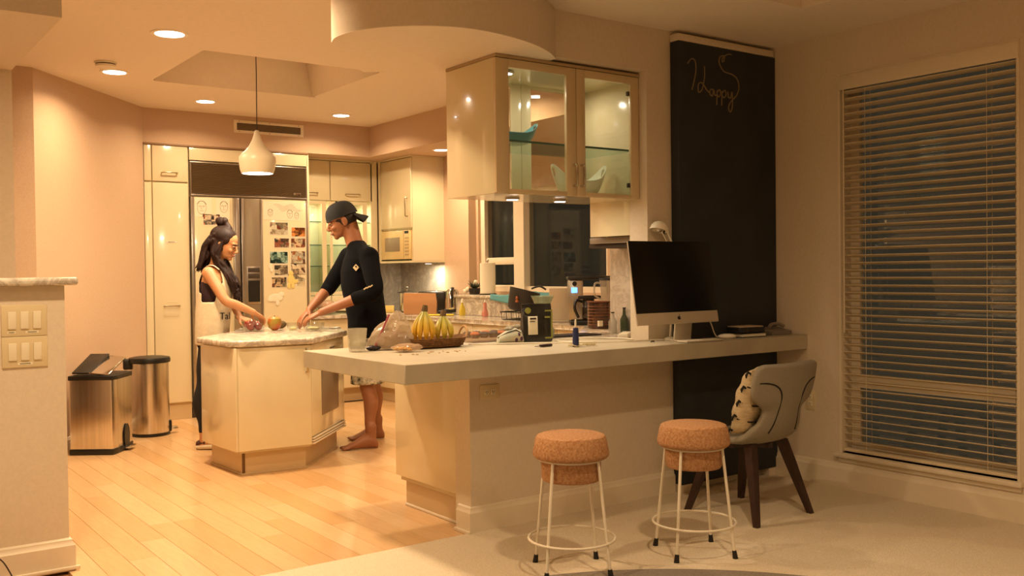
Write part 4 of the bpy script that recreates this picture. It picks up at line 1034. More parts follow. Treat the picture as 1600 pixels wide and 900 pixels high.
# ---- phone-like knife, marker, cables
single('pocket_knife', G().box(-.042, .042, -.012, .012, .001, .014, .004).prism([(-.085, 0), (-.04, -.006), (-.04, .006)], .004, .007), mat('knife_dark', '2c1414', .4), 'small dark folding knife lying on the concrete bar', 'knife', (3.225, 4.13, ST), math.radians(8))
t = thing('marker_pen', 'upright blue marker with a thin white tip standing on the bar', 'marker', (3.345, 4.02, ST))
obj('body', G().lathe([(0, 0), (.017, 0), (.0175, .02), (.0165, .07), (.0145, .10), (0, .104)], seg=20), mat('blue_body', '1f2c5c', .4), t)
obj('white_tip', G().lathe([(0, .104), (.006, .104), (.005, .145), (0, .148)], seg=14), m_white, t)
coil = []
for k in range(70):
    a = k*.42; r = .05+.022*math.sin(k*.9); coil.append((3.40+r*1.3*math.cos(a), 4.03+r*math.sin(a)*.8, ST+.004+.004*(k % 3)))
single('earphone_cable', G().tube(cr_spline(coil, 2), .0018, 5), mat('cable_cream', 'cdbd92', .5), 'tangled cream earphone cable around the blue marker', 'cable')
single('charger_cable', G().tube(cr_spline([(2.98, 4.52, ST+.005), (3.3, 4.35, ST+.005), (3.62, 4.16, ST+.005), (3.85, 4.12, ST+.006), (3.90, 4.26, ST+.006), (3.78, 4.42, ST+.006), (3.55, 4.42, ST+.006), (3.5, 4.28, ST+.006), (3.72, 4.08, ST+.006), (3.92, 4.03, ST+.005), (4.05, 4.0, ST+.005)], 8), .0042, 6), m_white, 'white cable looping across the bar behind the blue marker', 'cable')
single('cord_clip', G().tube([(0, 0, .006), (.02, .01, .008), (.03, .004, .005)], .004, 6), m_gap, 'tiny dark clip lying on the bar left of the keyboard', 'clip', (3.82, 3.93, ST))

# ---- desktop computer
im = thing('desktop_computer', 'large silver all-in-one desktop computer with a dark screen on the bar', 'computer', (3.965, 3.90, ST))
m_alu = mat('aluminium', 'c9bda8', .35, metal=.35)
tilt = M.Translation((-.013, -.065, .106)) @ M.Rotation(math.radians(-9), 4, 'X')
W2 = .323
g = G(); g.box(-W2, W2, 0, .012, 0, .470, .006, 3); obj('housing', g.xf(tilt), m_alu, im)
g = G(); g.loft([[(-W2*.97, .012, .02), (W2*.97, .012, .02), (W2*.97, .012, .45), (-W2*.97, .012, .45)], [(-W2*.55, .04, .12), (W2*.55, .04, .12), (W2*.55, .04, .36), (-W2*.55, .04, .36)]]); obj('back_bulge', g.xf(tilt), m_alu, im)
g = G(); g.box(-W2+.001, W2-.001, -.002, .001, .066, .4695, .0015); obj('screen', g.xf(tilt), mat('screen_black', '07080a', .22, spec=.3), im)
# the mark on the chin: bitten apple silhouette
ap = []
for k in range(40):
    a = 2*PI*k/40
    r = .0115*(1+.10*math.cos(2*a)-.16*max(0, math.sin(a))**8-.10*max(0, -math.sin(a))**10)
    x, z = r*math.cos(a), r*math.sin(a)
    dx = x-.0135
    if math.hypot(dx, z-.002) < .0065:
        n = V((dx, z-.002)).normalized()*.0065; x, z = .0135+n.x, .002+n.y
    ap.append((x, z))
g = G(); g.loft([[(x, -.0006, z+.033) for x, z in ap], [(x, -.0018, z+.033) for x, z in ap]])
g.ball((.003, -.001, .049), (.0025, .0008, .0055), 8, 6, M.Rotation(.5, 3, 'Y'))
obj('apple_mark', g.xf(tilt), m_black, im)
st = obj('stand_neck', G().prism([(-.068, -.012), (.068, -.012), (.068, .0), (-.068, .0)], .0, .20, .003).xf(M.Translation((.10, .035, .0)) @ M.Rotation(math.radians(6), 4, 'X')), m_alu, im)
obj('stand_foot', G().box(.032, .168, -.045, .10, .0, .008, .003), m_alu, im)
single('computer_cable', G().tube(cr_spline([(4.27, 3.92, 1.03), (4.31, 3.93, 1.0), (4.34, 3.93, .94), (4.37, 3.93, ST+.006), (4.45, 3.94, ST+.006)], 6), .004, 6), m_white, 'white cable dropping behind the right corner of the computer', 'cable')
kb = thing('keyboard', 'slim white computer keyboard in front of the computer stand', 'keyboard', (4.085, 3.80, ST), math.radians(-4))
obj('case', G().prism([(-.14, -.038), (.14, -.038), (.14, .05), (-.14, .05)], .001, .009, .003), m_alu, kb)
g = G()
for r in range(5):
    for q in range(14): g.box(-.134+.0192*q, -.134+.0192*q+.0165, -.033+.0162*r, -.033+.0162*r+.0135, .009, .0108)
obj('keycaps', g, m_white, kb, kind='stuff')
single('computer_mouse', G().ball((0, 0, .008), (.028, .055, .016), 20, 12), m_white, 'white computer mouse right of the keyboard', 'mouse', (4.37, 3.86, ST+.005), math.radians(50))
# notebooks
nb = thing('notebook', 'thick black notebook lying on a pale book under the chalkboard', 'book', (4.565, 3.885, ST+.026), math.radians(-6))
obj('cover', G().box(-.10, .10, -.062, .062, 0, .034, .008), mat('black_cover', '1c1b1c', .5), nb)
obj('strap', G().box(-.055, -.045, -.0635, -.06, .001, .033), m_gap, nb)
obj('papers', G().box(-.095, .09, -.055, .055, .034, .040, .001), mat('loose_paper', 'b8a488', .8), nb)
nb = thing('notebook', 'pale paged book at the bottom of the small stack under the chalkboard', 'book', (4.575, 3.885, ST), math.radians(-4))
obj('cover', G().box(-.10, .10, -.065, .065, .001, .005).box(-.10, .10, -.065, .065, .021, .025), mat('dark_cover', '332c26', .5), nb)
obj('pages', G().box(-.095, .095, -.062, .062, .005, .021), m_paper, nb)
dv = thing('telephone_base', 'grey wedge shaped desk telephone at the wall end of the bar', 'telephone', (4.84, 3.885, ST), math.radians(-5))
m_tel = mat('telephone_grey', '7d7264', .5)
g = G(); g.loft([[(-.085, -.055, .001), (.085, -.055, .001), (.085, .06, .001), (-.085, .06, .001)], [(-.085, -.055, .022), (.085, -.055, .022), (.085, .06, .045), (-.085, .06, .045)]])
obj('body', g, m_tel, dv)
obj('handset', G().tube(cr_spline([(-.06, -.01, .05), (-.03, 0, .064), (.03, 0, .064), (.065, -.01, .05)], 5), .011, 8), m_tel, dv)
single('pink_eraser', G().box(-.012, .012, -.008, .008, 0.0, .01, .003), mat('eraser_pink', 'a8404c', .6), 'tiny pink eraser between the computer and the notebooks', 'eraser', (4.42, 3.955, ST+.001))
# ---- desk lamp
lp = thing('desk_lamp', 'white desk lamp with a dome head peeking over the computer', 'desk lamp', (4.06, 4.02, ST))
obj('base', G().lathe([(0, 0), (.035, 0), (.035, .012), (.012, .018), (0, .018)]), m_white, lp)
obj('lower_arm', G().tube([(0, 0, .015), (.045, .005, .36)], .006, 8), m_white, lp)
obj('upper_arm', G().tube([(.045, -.012, .36), (.050, -.012, .50), (-.035, -.015, .640)], .0055, 8).tube([(.045, .006, .36), (.035, .004, .50), (-.05, .003, .625)], .0045, 8), m_white, lp)
obj('joint', G().ball((-.042, -.008, .628), .013, 12, 8), m_gap, lp)
hd = G().lathe([(.054, 0), (.056, .004), (.052, .024), (.038, .044), (.016, .054), (0, .055), (0, .051), (.014, .050), (.035, .040), (.048, .022), (.052, .002), (.054, 0)], seg=32)
hd.xf(M.Translation((-.10, -.02, .635)) @ M.Rotation(math.radians(16), 4, 'Y'))
obj('lamp_head', hd, m_white, lp, ang=60)
obj('bulb', G().ball((-.10, -.02, .645), (.024, .024, .022), 14, 8), m_steel, lp)

# ============================================================ kitchen counter along the window
KT = .901
# dish rack and black pot
dr = thing('dish_rack', 'black wire dish rack on the counter by the sink', 'dish rack', (5.0, 6.72, KT))
obj('frame', G().tube([(-.14, -.12, .07), (.14, -.12, .07), (.14, .14, .07), (-.14, .14, .07)], .006, 6, closed=True).tube([(-.13, -.11, .006), (.13, -.11, .006), (.13, .13, .006), (-.13, .13, .006)], .004, 6, closed=True), m_black, dr)
for k in range(6): obj('wire', G().tube([(-.13+.052*k, -.12, .07), (-.13+.052*k, -.11, .006), (-.13+.052*k, .13, .006), (-.13+.052*k, .14, .07)], .003, 5), m_black, dr)
bp = thing('black_pot', 'black pot tilted in the dish rack in front of the teal cloth', 'pot', (4.97, 6.72, KT+.02))
g = G().lathe([(0, 0), (.095, 0), (.115, .02), (.135, .19), (.130, .19), (.108, .022), (0, .01)], seg=36); g.xf(M.Translation((0, 0, .055)) @ M.Rotation(math.radians(14), 4, V((.6, .8, 0))))
obj('pot_wall', g, mat('pot_black', '2b2622', .5), bp, ang=50)
obj('copper_emblem', G().ball((-.095, -.085, .17), (.012, .012, .022), 12, 8).ball((-.097, -.088, .145), (.016, .014, .012), 12, 8), mat('copper', '9c5a34', .4, metal=.3), bp)
obj('pot_handle', G().tube(cr_spline([(.09, -.05, .25), (.13, -.11, .27), (.17, -.15, .24)], 5), .008, 8), m_black, bp)
# teal cloth over the ledge
g = G(); rows = []
for i in range(19):
    y = 6.62+.80*i/18; row = []
    for j in range(9):
        u = j/8
        if u < .6: p = V((5.40-.24*u/.6, y, 1.104))
        else: p = V((5.155-.004*(u-.6), y, 1.104-.07*(u-.6)/.4))
        p.z += .010*math.sin(9*y+4*u)+.012*abs(math.sin(5*y+2*u)) + (.03*max(0, 1-abs(y-6.78)/.14) if u < .75 else 0); p.x -= .008*abs(math.sin(7*y)) if u >= .6 else 0
        row.append(p)
    rows.append(row)
o = single('teal_cloth', G().sheet(rows), mat('teal_towel', '5f9aa0', .95, bump=.5, bscale=150), 'teal dish cloth draped over the marble ledge', 'cloth', ang=70)
md = o.modifiers.new('thick', 'SOLIDIFY'); md.thickness = .005; md.offset = 1
# paper towel
pt = thing('paper_towel', 'tall white paper towel roll on the marble window ledge', 'paper towel', (5.30, 7.685, 1.101))
obj('base', G().lathe([(0, 0), (.085, 0), (.085, .010), (0, .012)]), m_gap, pt)
obj('roll', G().lathe([(.02, .012), (.072, .012), (.076, .15), (.075, .305), (.02, .308)], seg=36), mat('towel_white', 'e8dfc8', .9, bump=.3, bscale=80), pt)
obj('spindle', G().tube([(0, 0, .01), (0, 0, .325)], .008, 8).ball((0, 0, .328), .012), m_steel, pt)
# plant
pl = thing('flowering_plant', 'small dark potted plant with white blooms left of the paper towel', 'plant', (5.33, 7.96, 1.101))
obj('pot', G().lathe([(0, 0), (.05, 0), (.06, .06), (.055, .06), (0, .05)], seg=20), m_black, pl)
g = G(); rq = random.Random(8)
for k in range(14):
    a = rq.uniform(0, 6.28); e = rq.uniform(.3, 1.2); d = V((math.cos(a)*math.cos(e), math.sin(a)*math.cos(e), math.sin(e)))
    g.tube([V((0, 0, .05)), V((0, 0, .05))+d*.05, V((0, 0, .05))+d*rq.uniform(.08, .12)], [.004, .014, .002], 6, flat=.3)
obj('foliage', g, mat('leaf_dark', '2c3420', .6), pl)
for k, p in enumerate(((-.05, .05, .05), (-.03, .09, .04), (.0, -.02, .12), (.02, .02, .10), (-.06, .08, .03))): obj('bloom', crumple(G().ball(p, .022, 10, 7), .006, 60, k), mat('bloom_white', 'ded4bc', .8), pl)
# soaps
t = thing('soap_bottle', 'yellow dish soap bottle under the marble ledge', 'bottle', (5.10, 7.835, KT))
obj('body', G().lathe([(0, 0), (.030, 0), (.034, .01), (.034, .05), (.026, .085), (.012, .11), (.010, .125), (0, .125)], seg=20, sx=1, sy=.7), film('yellow_soap', 'd8c030', .8), t)
obj('cap', G().lathe([(0, .125), (.013, .125), (.011, .15), (.004, .165), (0, .165)], seg=14), m_white, t)
t = thing('soap_bottle', 'pink soap bottle under the marble ledge', 'bottle', (5.12, 7.475, KT))
obj('body', G().lathe([(0, 0), (.028, 0), (.036, .02), (.030, .05), (.020, .07), (.018, .13), (0, .135)], seg=20, sx=1, sy=.7), film('pink_soap', 'd88878', .75), t)
obj('cap', G().lathe([(0, .135), (.010, .135), (.008, .155), (0, .158)], seg=14), m_white, t)
single('yellow_sponge_cloth', G().box(-.16, .16, -.05, .05, 0, .012, .005).xf(M.Rotation(0, 4, 'Z')), mat('yellow_cloth', 'd8bc20', .8), 'bright yellow cloth lying on the marble counter in front of the kettle', 'cloth', (4.93, 8.02, KT+.001), math.radians(-40))
# black rack / tray with kettle
tr = thing('black_tray', 'low black serving tray under the steel kettle', 'tray', (5.20, 8.235, KT), math.radians(-36))
obj('plate', G().box(-.11, .11, -.085, .085, .022, .034, .005), m_black, tr)
for sx in (-.09, .09):
    for sy in (-.07, .07): obj('foot', G().lathe([(0, 0), (.012, 0), (.012, .022), (0, .022)], (sx, sy, 0), 10), m_black, tr)
kt = thing('electric_kettle', 'polished steel electric kettle with a black handle', 'kettle', (5.225, 8.205, KT+.035), math.radians(-125))
obj('body', G().lathe([(0, .0), (.078, 0), (.080, .01), (.076, .10), (.064, .19), (.045, .215), (0, .222)], seg=36), m_chrome, kt)
obj('base', G().lathe([(0, 0), (.084, 0), (.084, .014), (.078, .018), (0, .018)], seg=30), m_black, kt)
obj('handle', G().tube(cr_spline([(.05, 0, .215), (.085, 0, .225), (.105, 0, .19), (.108, 0, .10), (.085, 0, .04)], 5), .012, 8), m_black, kt)
obj('lid_knob', G().ball((0, 0, .226), (.02, .02, .010), 12, 8), m_black, kt)
# black toaster, paper bag, pot, cheese
to = thing('toaster', 'black toaster hidden behind the brown paper bag', 'toaster', (5.27, 8.62, KT), math.radians(-60))
obj('case', G().box(-.16, .16, -.085, .085, .012, .225, .02, 3), m_black, to)
obj('slot_plate', G().box(-.12, .12, -.05, .05, .224, .230, .002), m_chrome, to)
obj('base', G().box(-.155, .155, -.08, .08, 0, .014), m_gap, to)
pb = thing('paper_bag', 'brown kraft paper bag standing on the counter behind the bananas', 'paper bag', (5.0, 8.46, KT), math.radians(-36))
g = G(); g.loft([[(-.165, -.05, .001), (.165, -.05, .001), (.165, .05, .001), (-.165, .05, .001)], [(-.165, -.045, .12), (.168, -.045, .12), (.168, .045, .12), (-.165, .045, .12)], [(-.16, -.02, .215), (.158, -.02, .212), (.158, .02, .212), (-.16, .02, .215)]])
bmesh.ops.subdivide_edges(g.bm, edges=g.bm.edges[:], cuts=2, use_grid_fill=True); crumple(g, .004, 18, 5)
for v in g.bm.verts: v.co.z = max(.001, v.co.z)
obj('bag', g, mat('kraft', 'a8794e', .85, bump=.3, bscale=40), pb)
po = thing('steel_pot', 'tall steel pot with a glass lid at the back of the counter', 'pot', (5.16, 9.0, KT))
obj('body', G().lathe([(0, .012), (.082, .012), (.084, .02), (.084, .205), (0, .205)], seg=36), m_chrome, po)
obj('base', G().lathe([(0, 0), (.088, 0), (.088, .012), (0, .012)]), m_black, po)
l = obj('lid', G().lathe([(0, .235), (.05, .228), (.105, .212), (.112, .206), (0, .206)], seg=36), mat('smoke_glass', '3c3a36', .1, coat=.5), po)
obj('knob', G().lathe([(0, .235), (.008, .235), (.008, .25), (.016, .262), (.010, .275), (0, .277)], seg=16), m_chrome, l)
obj('dial', G().lathe([(0, 0), (.014, 0), (.014, .012), (0, .012)]).xf(M.Translation((-.02, -.083, .11)) @ M.Rotation(PI/2, 4, 'X')), m_chrome, po)
ck = single('cheese_block', G().box(-.05, .05, -.03, .03, 0, .075, .006), mat('cheese', 'd8b868', .5), 'block of yellow cheese on the counter behind the man', 'cheese', (4.97, 9.05, KT+.001), math.radians(-36))
# laptop
lt = thing('laptop', 'open silver laptop standing on the window counter', 'laptop', (5.03, 6.18, KT), math.radians(-37))
obj('keyboard_deck', G().box(-.13, .13, -.02, .17, .001, .014, .004), m_alu, lt)
g = G().box(-.13, .13, -.004, .004, 0, .275, .004); obj('display_lid', g.xf(M.Translation((0, -.015, .012)) @ M.Rotation(math.radians(12), 4, 'X')), m_alu, lt)
# coffee machine
cfm = thing('coffee_machine', 'black and steel coffee machine with a glowing blue display', 'coffee machine', (4.95, 5.77, KT), math.radians(-36))
obj('base', G().box(-.16, .16, -.12, .12, 0.001, .035, .008), m_black, cfm)
tw = obj('tower', G().box(-.17, -.06, -.09, .12, .035, .35, .01), m_steel, cfm)
obj('display', G().box(-.15, -.105, -.094, -.089, .25, .29), glow('blue_display', (.08, .25, 1.0), 5), tw)
obj('dial', G().lathe([(0, 0), (.018, 0), (.018, .006), (0, .006)]).xf(M.Translation((-.125, -.088, .32)) @ M.Rotation(PI/2, 4, 'X')), m_black, tw)
obj('head', G().box(-.18, .19, -.12, .12, .350, .378, .012), m_black, cfm)
ca = obj('carafe', G().lathe([(0, .036), (.065, .036), (.078, .06), (.074, .14), (.055, .18), (.05, .20), (0, .20)], (-.02, -.03, 0), 28), film('dark_carafe', '1c1612', .85, .08), cfm)
obj('carafe_handle', G().tube(cr_spline([(-.07, -.09, .18), (-.115, -.135, .19), (-.13, -.15, .13), (-.10, -.12, .06)], 5), .011, 8), m_black, ca)
obj('carafe_lid', G().box(-.10, .08, -.10, .04, .20, .225, .008), m_black, ca)
# brown canister
cn = thing('woven_canister', 'brown ribbed glass canister in front of the coffee machine', 'canister', (4.63, 5.30, KT))
obj('body', G().lathe([(0, 0), (.078, 0), (.082, .008), (.082, .185), (.078, .19), (0, .19)], seg=36), mat('brown_glass', '4a2818', .25, col2='2c170e', vscale=20, coat=.5), cn)
obj('lid', G().lathe([(0, .20), (.084, .198), (.084, .19), (0, .19)], seg=36), mat('canister_lid', '6e4428', .5), cn)
for k in range(7): obj('band', G().tube([(.0825*math.cos(2*PI*q/30), .0825*math.sin(2*PI*q/30), .03+.022*k) for q in range(30)], .0022, 5, closed=True), mat('band_brown', '7c4c30', .4), cn)
obj('tag', G().box(-.055, -.022, -.086, -.066, .02, .06).xf(M.Rotation(math.radians(-8), 4, 'Z')), m_paper, cn)
# blender
bd = thing('blender', 'steel based blender with a clear ribbed jug', 'blender', (4.87, 5.46, KT), math.radians(-36))
obj('base', G().loft([[(x*.09, y*.09, .001) for x, y in ((-1, -1), (1, -1), (1, 1), (-1, 1))], [(x*.085, y*.085, .05) for x, y in ((-1, -1), (1, -1), (1, 1), (-1, 1))], [(x*.055, y*.055, .16) for x, y in ((-1, -1), (1, -1), (1, 1), (-1, 1))]]), m_steel, bd)
obj('switch', G().box(-.02, .02, -.078, -.06, .09, .13, .005), m_chrome, bd)
j = obj('jug', G().lathe([(.048, .16), (.05, .165), (.068, .34), (.072, .345), (.069, .345), (.047, .17), (.0, .166)], seg=14), film('jug_glass', 'c8c0b0', .35, .05), bd)
obj('jug_handle', G().tube(cr_spline([(-.062, -.02, .325), (-.105, -.03, .32), (-.108, -.03, .24), (-.056, -.02, .20)], 5), .008, 8), film('jug_handle', 'c8c0b0', .5, .05), j)
obj('jug_lid', G().lathe([(0, .345), (.074, .345), (.072, .362), (.03, .37), (0, .37)]), m_black, bd)
# bottles
def bottle(x, y, z, h, m, lab, s=1.0):
    t = thing('glass_bottle', lab, 'bottle', (x, y, z), 0, 'bottles beside the blender')
    obj('body', G().lathe([(0, 0), (.032*s, 0), (.035*s, .01), (.035*s, h*.55), (.015*s, h*.74), (.012*s, h*.95), (0, h*.95)], seg=20), m, t)
    obj('cap', G().lathe([(0, h*.95), (.015*s, h*.95), (.015*s, h), (0, h)], seg=14), m_black, t)
bottle(4.262, 4.63, ST-.001, .17, film('green_bottle', '2c3c24', .85, .08), 'green glass bottle against the marble return wall', .75)
bottle(4.225, 4.70, ST-.001, .14, film('clear_bottle', 'a8a090', .5, .08), 'clear glass bottle left of the green bottle', .8)
single('power_strip', G().box(-.11, .11, -.03, .03, 0, .03, .006), m_white, 'white power adapter lying at the foot of the white post', 'power strip', (4.02, 4.36, ST), math.radians(40))
single('black_cutting_mat', G().box(-.22, .22, -.09, .09, 0, .008, .002), m_black, 'flat black mat on the counter behind the looping cable', 'mat', (3.86, 4.74, ST-.001), math.radians(-4))
# glass bowl with film on the back counter
bw = thing('glass_bowl', 'clear glass bowl of wrapped food on the back counter behind the man\'s arms', 'bowl', (4.28, 9.11, KT))
obj('bowl', G().lathe([(0, 0), (.05, 0), (.11, .05), (.13, .10), (.126, .10), (.105, .052), (0, .008)], seg=32), m_tumbler, bw)
obj('food', crumple(G().ball((0, 0, .09), (.10, .10, .06), 16, 10), .02, 20), film('wrap', 'b89078', .8, .15), bw)

# ============================================================ on the island
IT = .8905
fb = thing('fruit_bowl', 'clear glass bowl of red tomatoes under the woman\'s hand', 'bowl', (2.73, 7.11, IT))
obj('bowl', G().lathe([(0, .001), (.05, .001), (.075, .02), (.088, .06), (.090, .085), (.087, .085), (.084, .06), (.071, .024), (0, .006)], seg=36), m_tumbler, fb, ang=60)
m_tom = mat('tomato', 'a02818', .3, coat=.3); rq = random.Random(2)
for k, (x, y, z) in enumerate(((-.035, -.03, .034), (.03, -.035, .034), (0, .035, .034), (-.045, .02, .05), (.04, .02, .048), (-.01, -.01, .062))):
    t = thing('tomato', 'red tomato in the glass bowl under the woman\'s hand', 'tomato', (2.73+x*.9, 7.11+y*.9, IT+z), 0, 'tomatoes in the glass bowl')
    obj('flesh', G().lathe([(0, .022), (.010, .026), (.024, .018), (.028, 0), (.022, -.018), (.008, -.026), (0, -.026)], seg=18), m_tom, t)
    obj('stalk', G().tube([(0, 0, .021), (.002, 0, .03)], .003, 6), mat('stalk_green', '3c4a1c', .7), t)
def fruitmat(name, c1, c2, sc_):
    return mat(name, c1, .4, col2=c2, vscale=sc_)
mg = thing('mango', 'round red and green mango standing on the marble island', 'fruit', (2.875, 7.05, IT))
obj('flesh', G().lathe([(0, .001), (.02, .003), (.045, .025), (.055, .06), (.048, .092), (.028, .108), (.008, .105), (0, .102)], seg=28), fruitmat('mango_skin', '8c8a30', 'b8442c', 9), mg)
obj('stalk', G().tube([(0, 0, .10), (.002, 0, .115)], .004, 6), m_stem, mg)
av = thing('avocado', 'small brown avocado behind the mango', 'fruit', (3.03, 7.30, IT), math.radians(20))
obj('flesh', G().ball((0, 0, .031), (.052, .034, .031), 20, 12), mat('avocado_skin', '5e4a28', .7, bump=.6, bscale=90), av)
obj('stalk', G().tube([(.05, 0, .033), (.057, 0, .034)], .004, 6), m_stem, av)
for x, y, r, lab in ((2.985, 6.955, .05, 'small clear glass dish left of the man\'s hands'), (3.11, 6.86, .085, 'wide clear glass bowl under the man\'s hands')):
    t = thing('glass_dish', lab, 'bowl', (x, y, IT), 0, 'glass dishes on the island')
    obj('bowl', G().lathe([(0, .001), (r*.6, .001), (r*.9, .02), (r, .06), (r*.96, .06), (r*.86, .022), (0, .005)], seg=32), m_tumbler, t, ang=60)
    obj('scraps', crumple(G().ball((0, 0, .016), (r*.55, r*.55, .010), 12, 7), .006, 60), mat('chopped', 'c8b480', .7), t)
kn = thing('kitchen_knife', 'steel kitchen knife lying on the island beside the man', 'knife', (3.27, 6.93, IT), math.radians(-30))
obj('blade', G().prism([(-.10, 0), (0, -.012), (0, .010)], .002, .004), m_chrome, kn)
obj('handle', G().box(0, .09, -.010, .010, .001, .014, .004), m_steel, kn)

# ============================================================ inside the hanging glass cabinet
def swoop_bowl(name, lab, loc, rz, m, L=.15, Wd=.09, H=.13):
    t = thing(name, lab, 'bowl', loc, rz)
    nth, nr = 48, 10; g = G(); rows = []
    for i in range(nr+1):
        u = i/nr; row = []
        for k in range(nth):
            th = 2*PI*k/nth; c, s = math.cos(th), math.sin(th)
            lift = H*(.45+.55*abs(c)**3)
            rad = .45+.55*u**.55
            row.append((L*rad*c, Wd*rad*s, lift*u**1.25+.001))
        rows.append(row)
    R = [[g.bm.verts.new(p) for p in r] for r in rows]
    for i in range(nr):
        for k in range(nth):
            th = 2*PI*(k+.5)/nth
            if i in (nr-3, nr-2) and (abs(math.sin(th)) < .19): continue      # grip hole at both ends
            g.bm.faces.new((R[i][k], R[i][(k+1) % nth], R[i+1][(k+1) % nth], R[i+1][k]))
    g.bm.faces.new(R[0])
    o = obj('bowl_wall', g, m, t, ang=70)
    md = o.modifiers.new('thick', 'SOLIDIFY'); md.thickness = .005; md.offset = 0
    return t
swoop_bowl('serving_bowl', 'teal swooping bowl with grip holes on the glass shelf', (3.175, 4.36, 2.026), math.radians(-10), mat('teal_glaze', '4d8a94', .3, coat=.4), .16, .10, .125)
swoop_bowl('serving_bowl', 'white swooping bowl with grip holes on the cabinet floor', (3.665, 4.36, 1.756), math.radians(-15), mat('white_glaze', 'e6e0cc', .3, coat=.4), .17, .115, .185)
# ============================================================ PEOPLE
def eloft(g, st, n=24):
    """closed loft of ellipses: (centre, half vector a, half vector b)"""
    g.loft([[V(c)+V(a)*math.cos(2*PI*k/n)+V(b)*math.sin(2*PI*k/n) for k in range(n)] for c, a, b in st]); return g
def limb(g, pts, rs, seg=16):
    P = cr_spline(pts, 6); n = len(pts)-1
    R = []
    for i in range(len(P)):
        t = i/6; k = min(int(t), n-1); f = t-k
        f = f*f*(3-2*f); R.append(rs[k]*(1-f)+rs[k+1]*f)
    g.tube(P, R, seg)
    g.ball(pts[0], rs[0], 14, 10); g.ball(pts[-1], rs[-1], 14, 10)
    return g
def organic(o, vox, it=4, f=.5):
    md = o.modifiers.new('skin', 'REMESH'); md.mode = 'VOXEL'; md.voxel_size = vox; md.use_smooth_shade = True
    md = o.modifiers.new('smooth', 'SMOOTH'); md.factor = f; md.iterations = it
    return o
def hand(g, w, d, pn, thumb, curl=.5, s=1.0, spread=.12):
    """palm, four unequal curled fingers and a thumb. w wrist, d finger direction, pn palm normal, thumb: side vector"""
    d = V(d).normalized(); pn = V(pn); pn = (pn-d*pn.dot(d)).normalized(); t = V(thumb); t = (t-d*t.dot(d)-pn*t.dot(pn)).normalized()
    w = V(w)
    eloft(g, [(w-d*.01*s, t*.026*s, pn*.02*s), (w+d*.02*s, t*.030*s, pn*.018*s), (w+d*.055*s, t*.040*s, pn*.016*s), (w+d*.085*s, t*.042*s, pn*.014*s), (w+d*.098*s, t*.036*s, pn*.010*s)], 18)
    for k, (off, L) in enumerate(((.030, .072), (.010, .082), (-.010, .076), (-.029, .060))):
        p = w+d*(.082*s)+t*off*s; a = curl*.5; dd = (d+t*(off/.03)*spread).normalized()
        pts = [p]; rs = [.0095*s, .009*s, .0085*s, .0072*s]
        for seg, ln in enumerate((.42, .33, .25)):
            v = dd*math.cos(a)+pn*math.sin(a); pts.append(pts[-1]+v*L*s*ln*1.05); a += curl*(.75+.1*k)
        limb(g, pts, rs, 10)
    p = w+d*.022*s+t*.026*s
    v1 = (t*.75+d*.6+pn*.35).normalized(); v2 = (t*.25+d*.85+pn*.45).normalized()
    limb(g, [p, p+v1*.034*s, p+v1*.034*s+v2*.030*s, p+v1*.034*s+v2*.054*s], [.015*s, .012*s, .0105*s, .008*s], 10)
def foot(g, heel, toe, ank, s=1.0):
    h, t, a = V(heel), V(toe), V(ank); d = (t-h); d.z = 0; L = d.length; d.normalize(); sd = V((-d.y, d.x, 0)); up_ = V((0, 0, 1))
    h = V((h.x, h.y, 0))
    st = []
    for u, hw, hh in ((-.02, .014, .02), (.04, .030, .034), (.16, .034, .045), (.32, .034, .050), (.5, .036, .040), (.7, .044, .026), (.84, .044, .017), (.90, .036, .013)):
        st.append((h+d*L*u+up_*(hh*s+.002), sd*hw*s, up_*hh*s))
    eloft(g, st, 18)
    for k in range(5):
        o = -.036+.018*k; q = h+d*L*(.86+.03*(1-abs(k-1.2)/4))+sd*o*s+up_*.013*s
        limb(g, [q, q+d*.03*s*(1.25-.09*k if k else 1.3)-up_*.002], [.011*s if k else .013*s, .0085*s], 8)
    limb(g, [a+V((0, 0, .06)), a, h+d*L*.16+up_*.045*s], [.040*s, .037*s, .034*s], 14)
def headmesh(g, c, f, l, u, s, fem=False):
    P = lambda x, y, z: V(c)+(V(f)*x+V(l)*y+V(u)*z)*s
    Mx = M((V(f), V(l), V(u))).transposed()
    B = lambda p, r: g.ball(P(*p), tuple(x*s for x in r), 20, 14, Mx)
    B((-.008, 0, .035), (.098, .077, .088)); B((.028, 0, -.018), (.066, .064, .088))
    B((.040, 0, -.070), (.050, .048, .036)); B((.074, 0, -.094), (.020, .024, .018))
    B((.072, 0, .024), (.022, .052, .014)); B((.062, .034, -.03), (.030, .022, .022)); B((.062, -.034, -.03), (.030, .022, .022))
    g.tube([P(.090, 0, .010), P(.104, 0, -.012), P(.116, 0, -.034)], [.007*s, .009*s, .0105*s], 10); B((.106, 0, -.036), (.0105, .015, .009))
    B((.090, 0, -.058), (.012, .023, .007)); B((.088, 0, -.070), (.012, .021, .0075))
    for y in (-1, 1):
        B((-.008, y*.078, -.012), (.021, .009, .033)); B((-.004, y*.080, -.034), (.011, .008, .013))
    return P, Mx
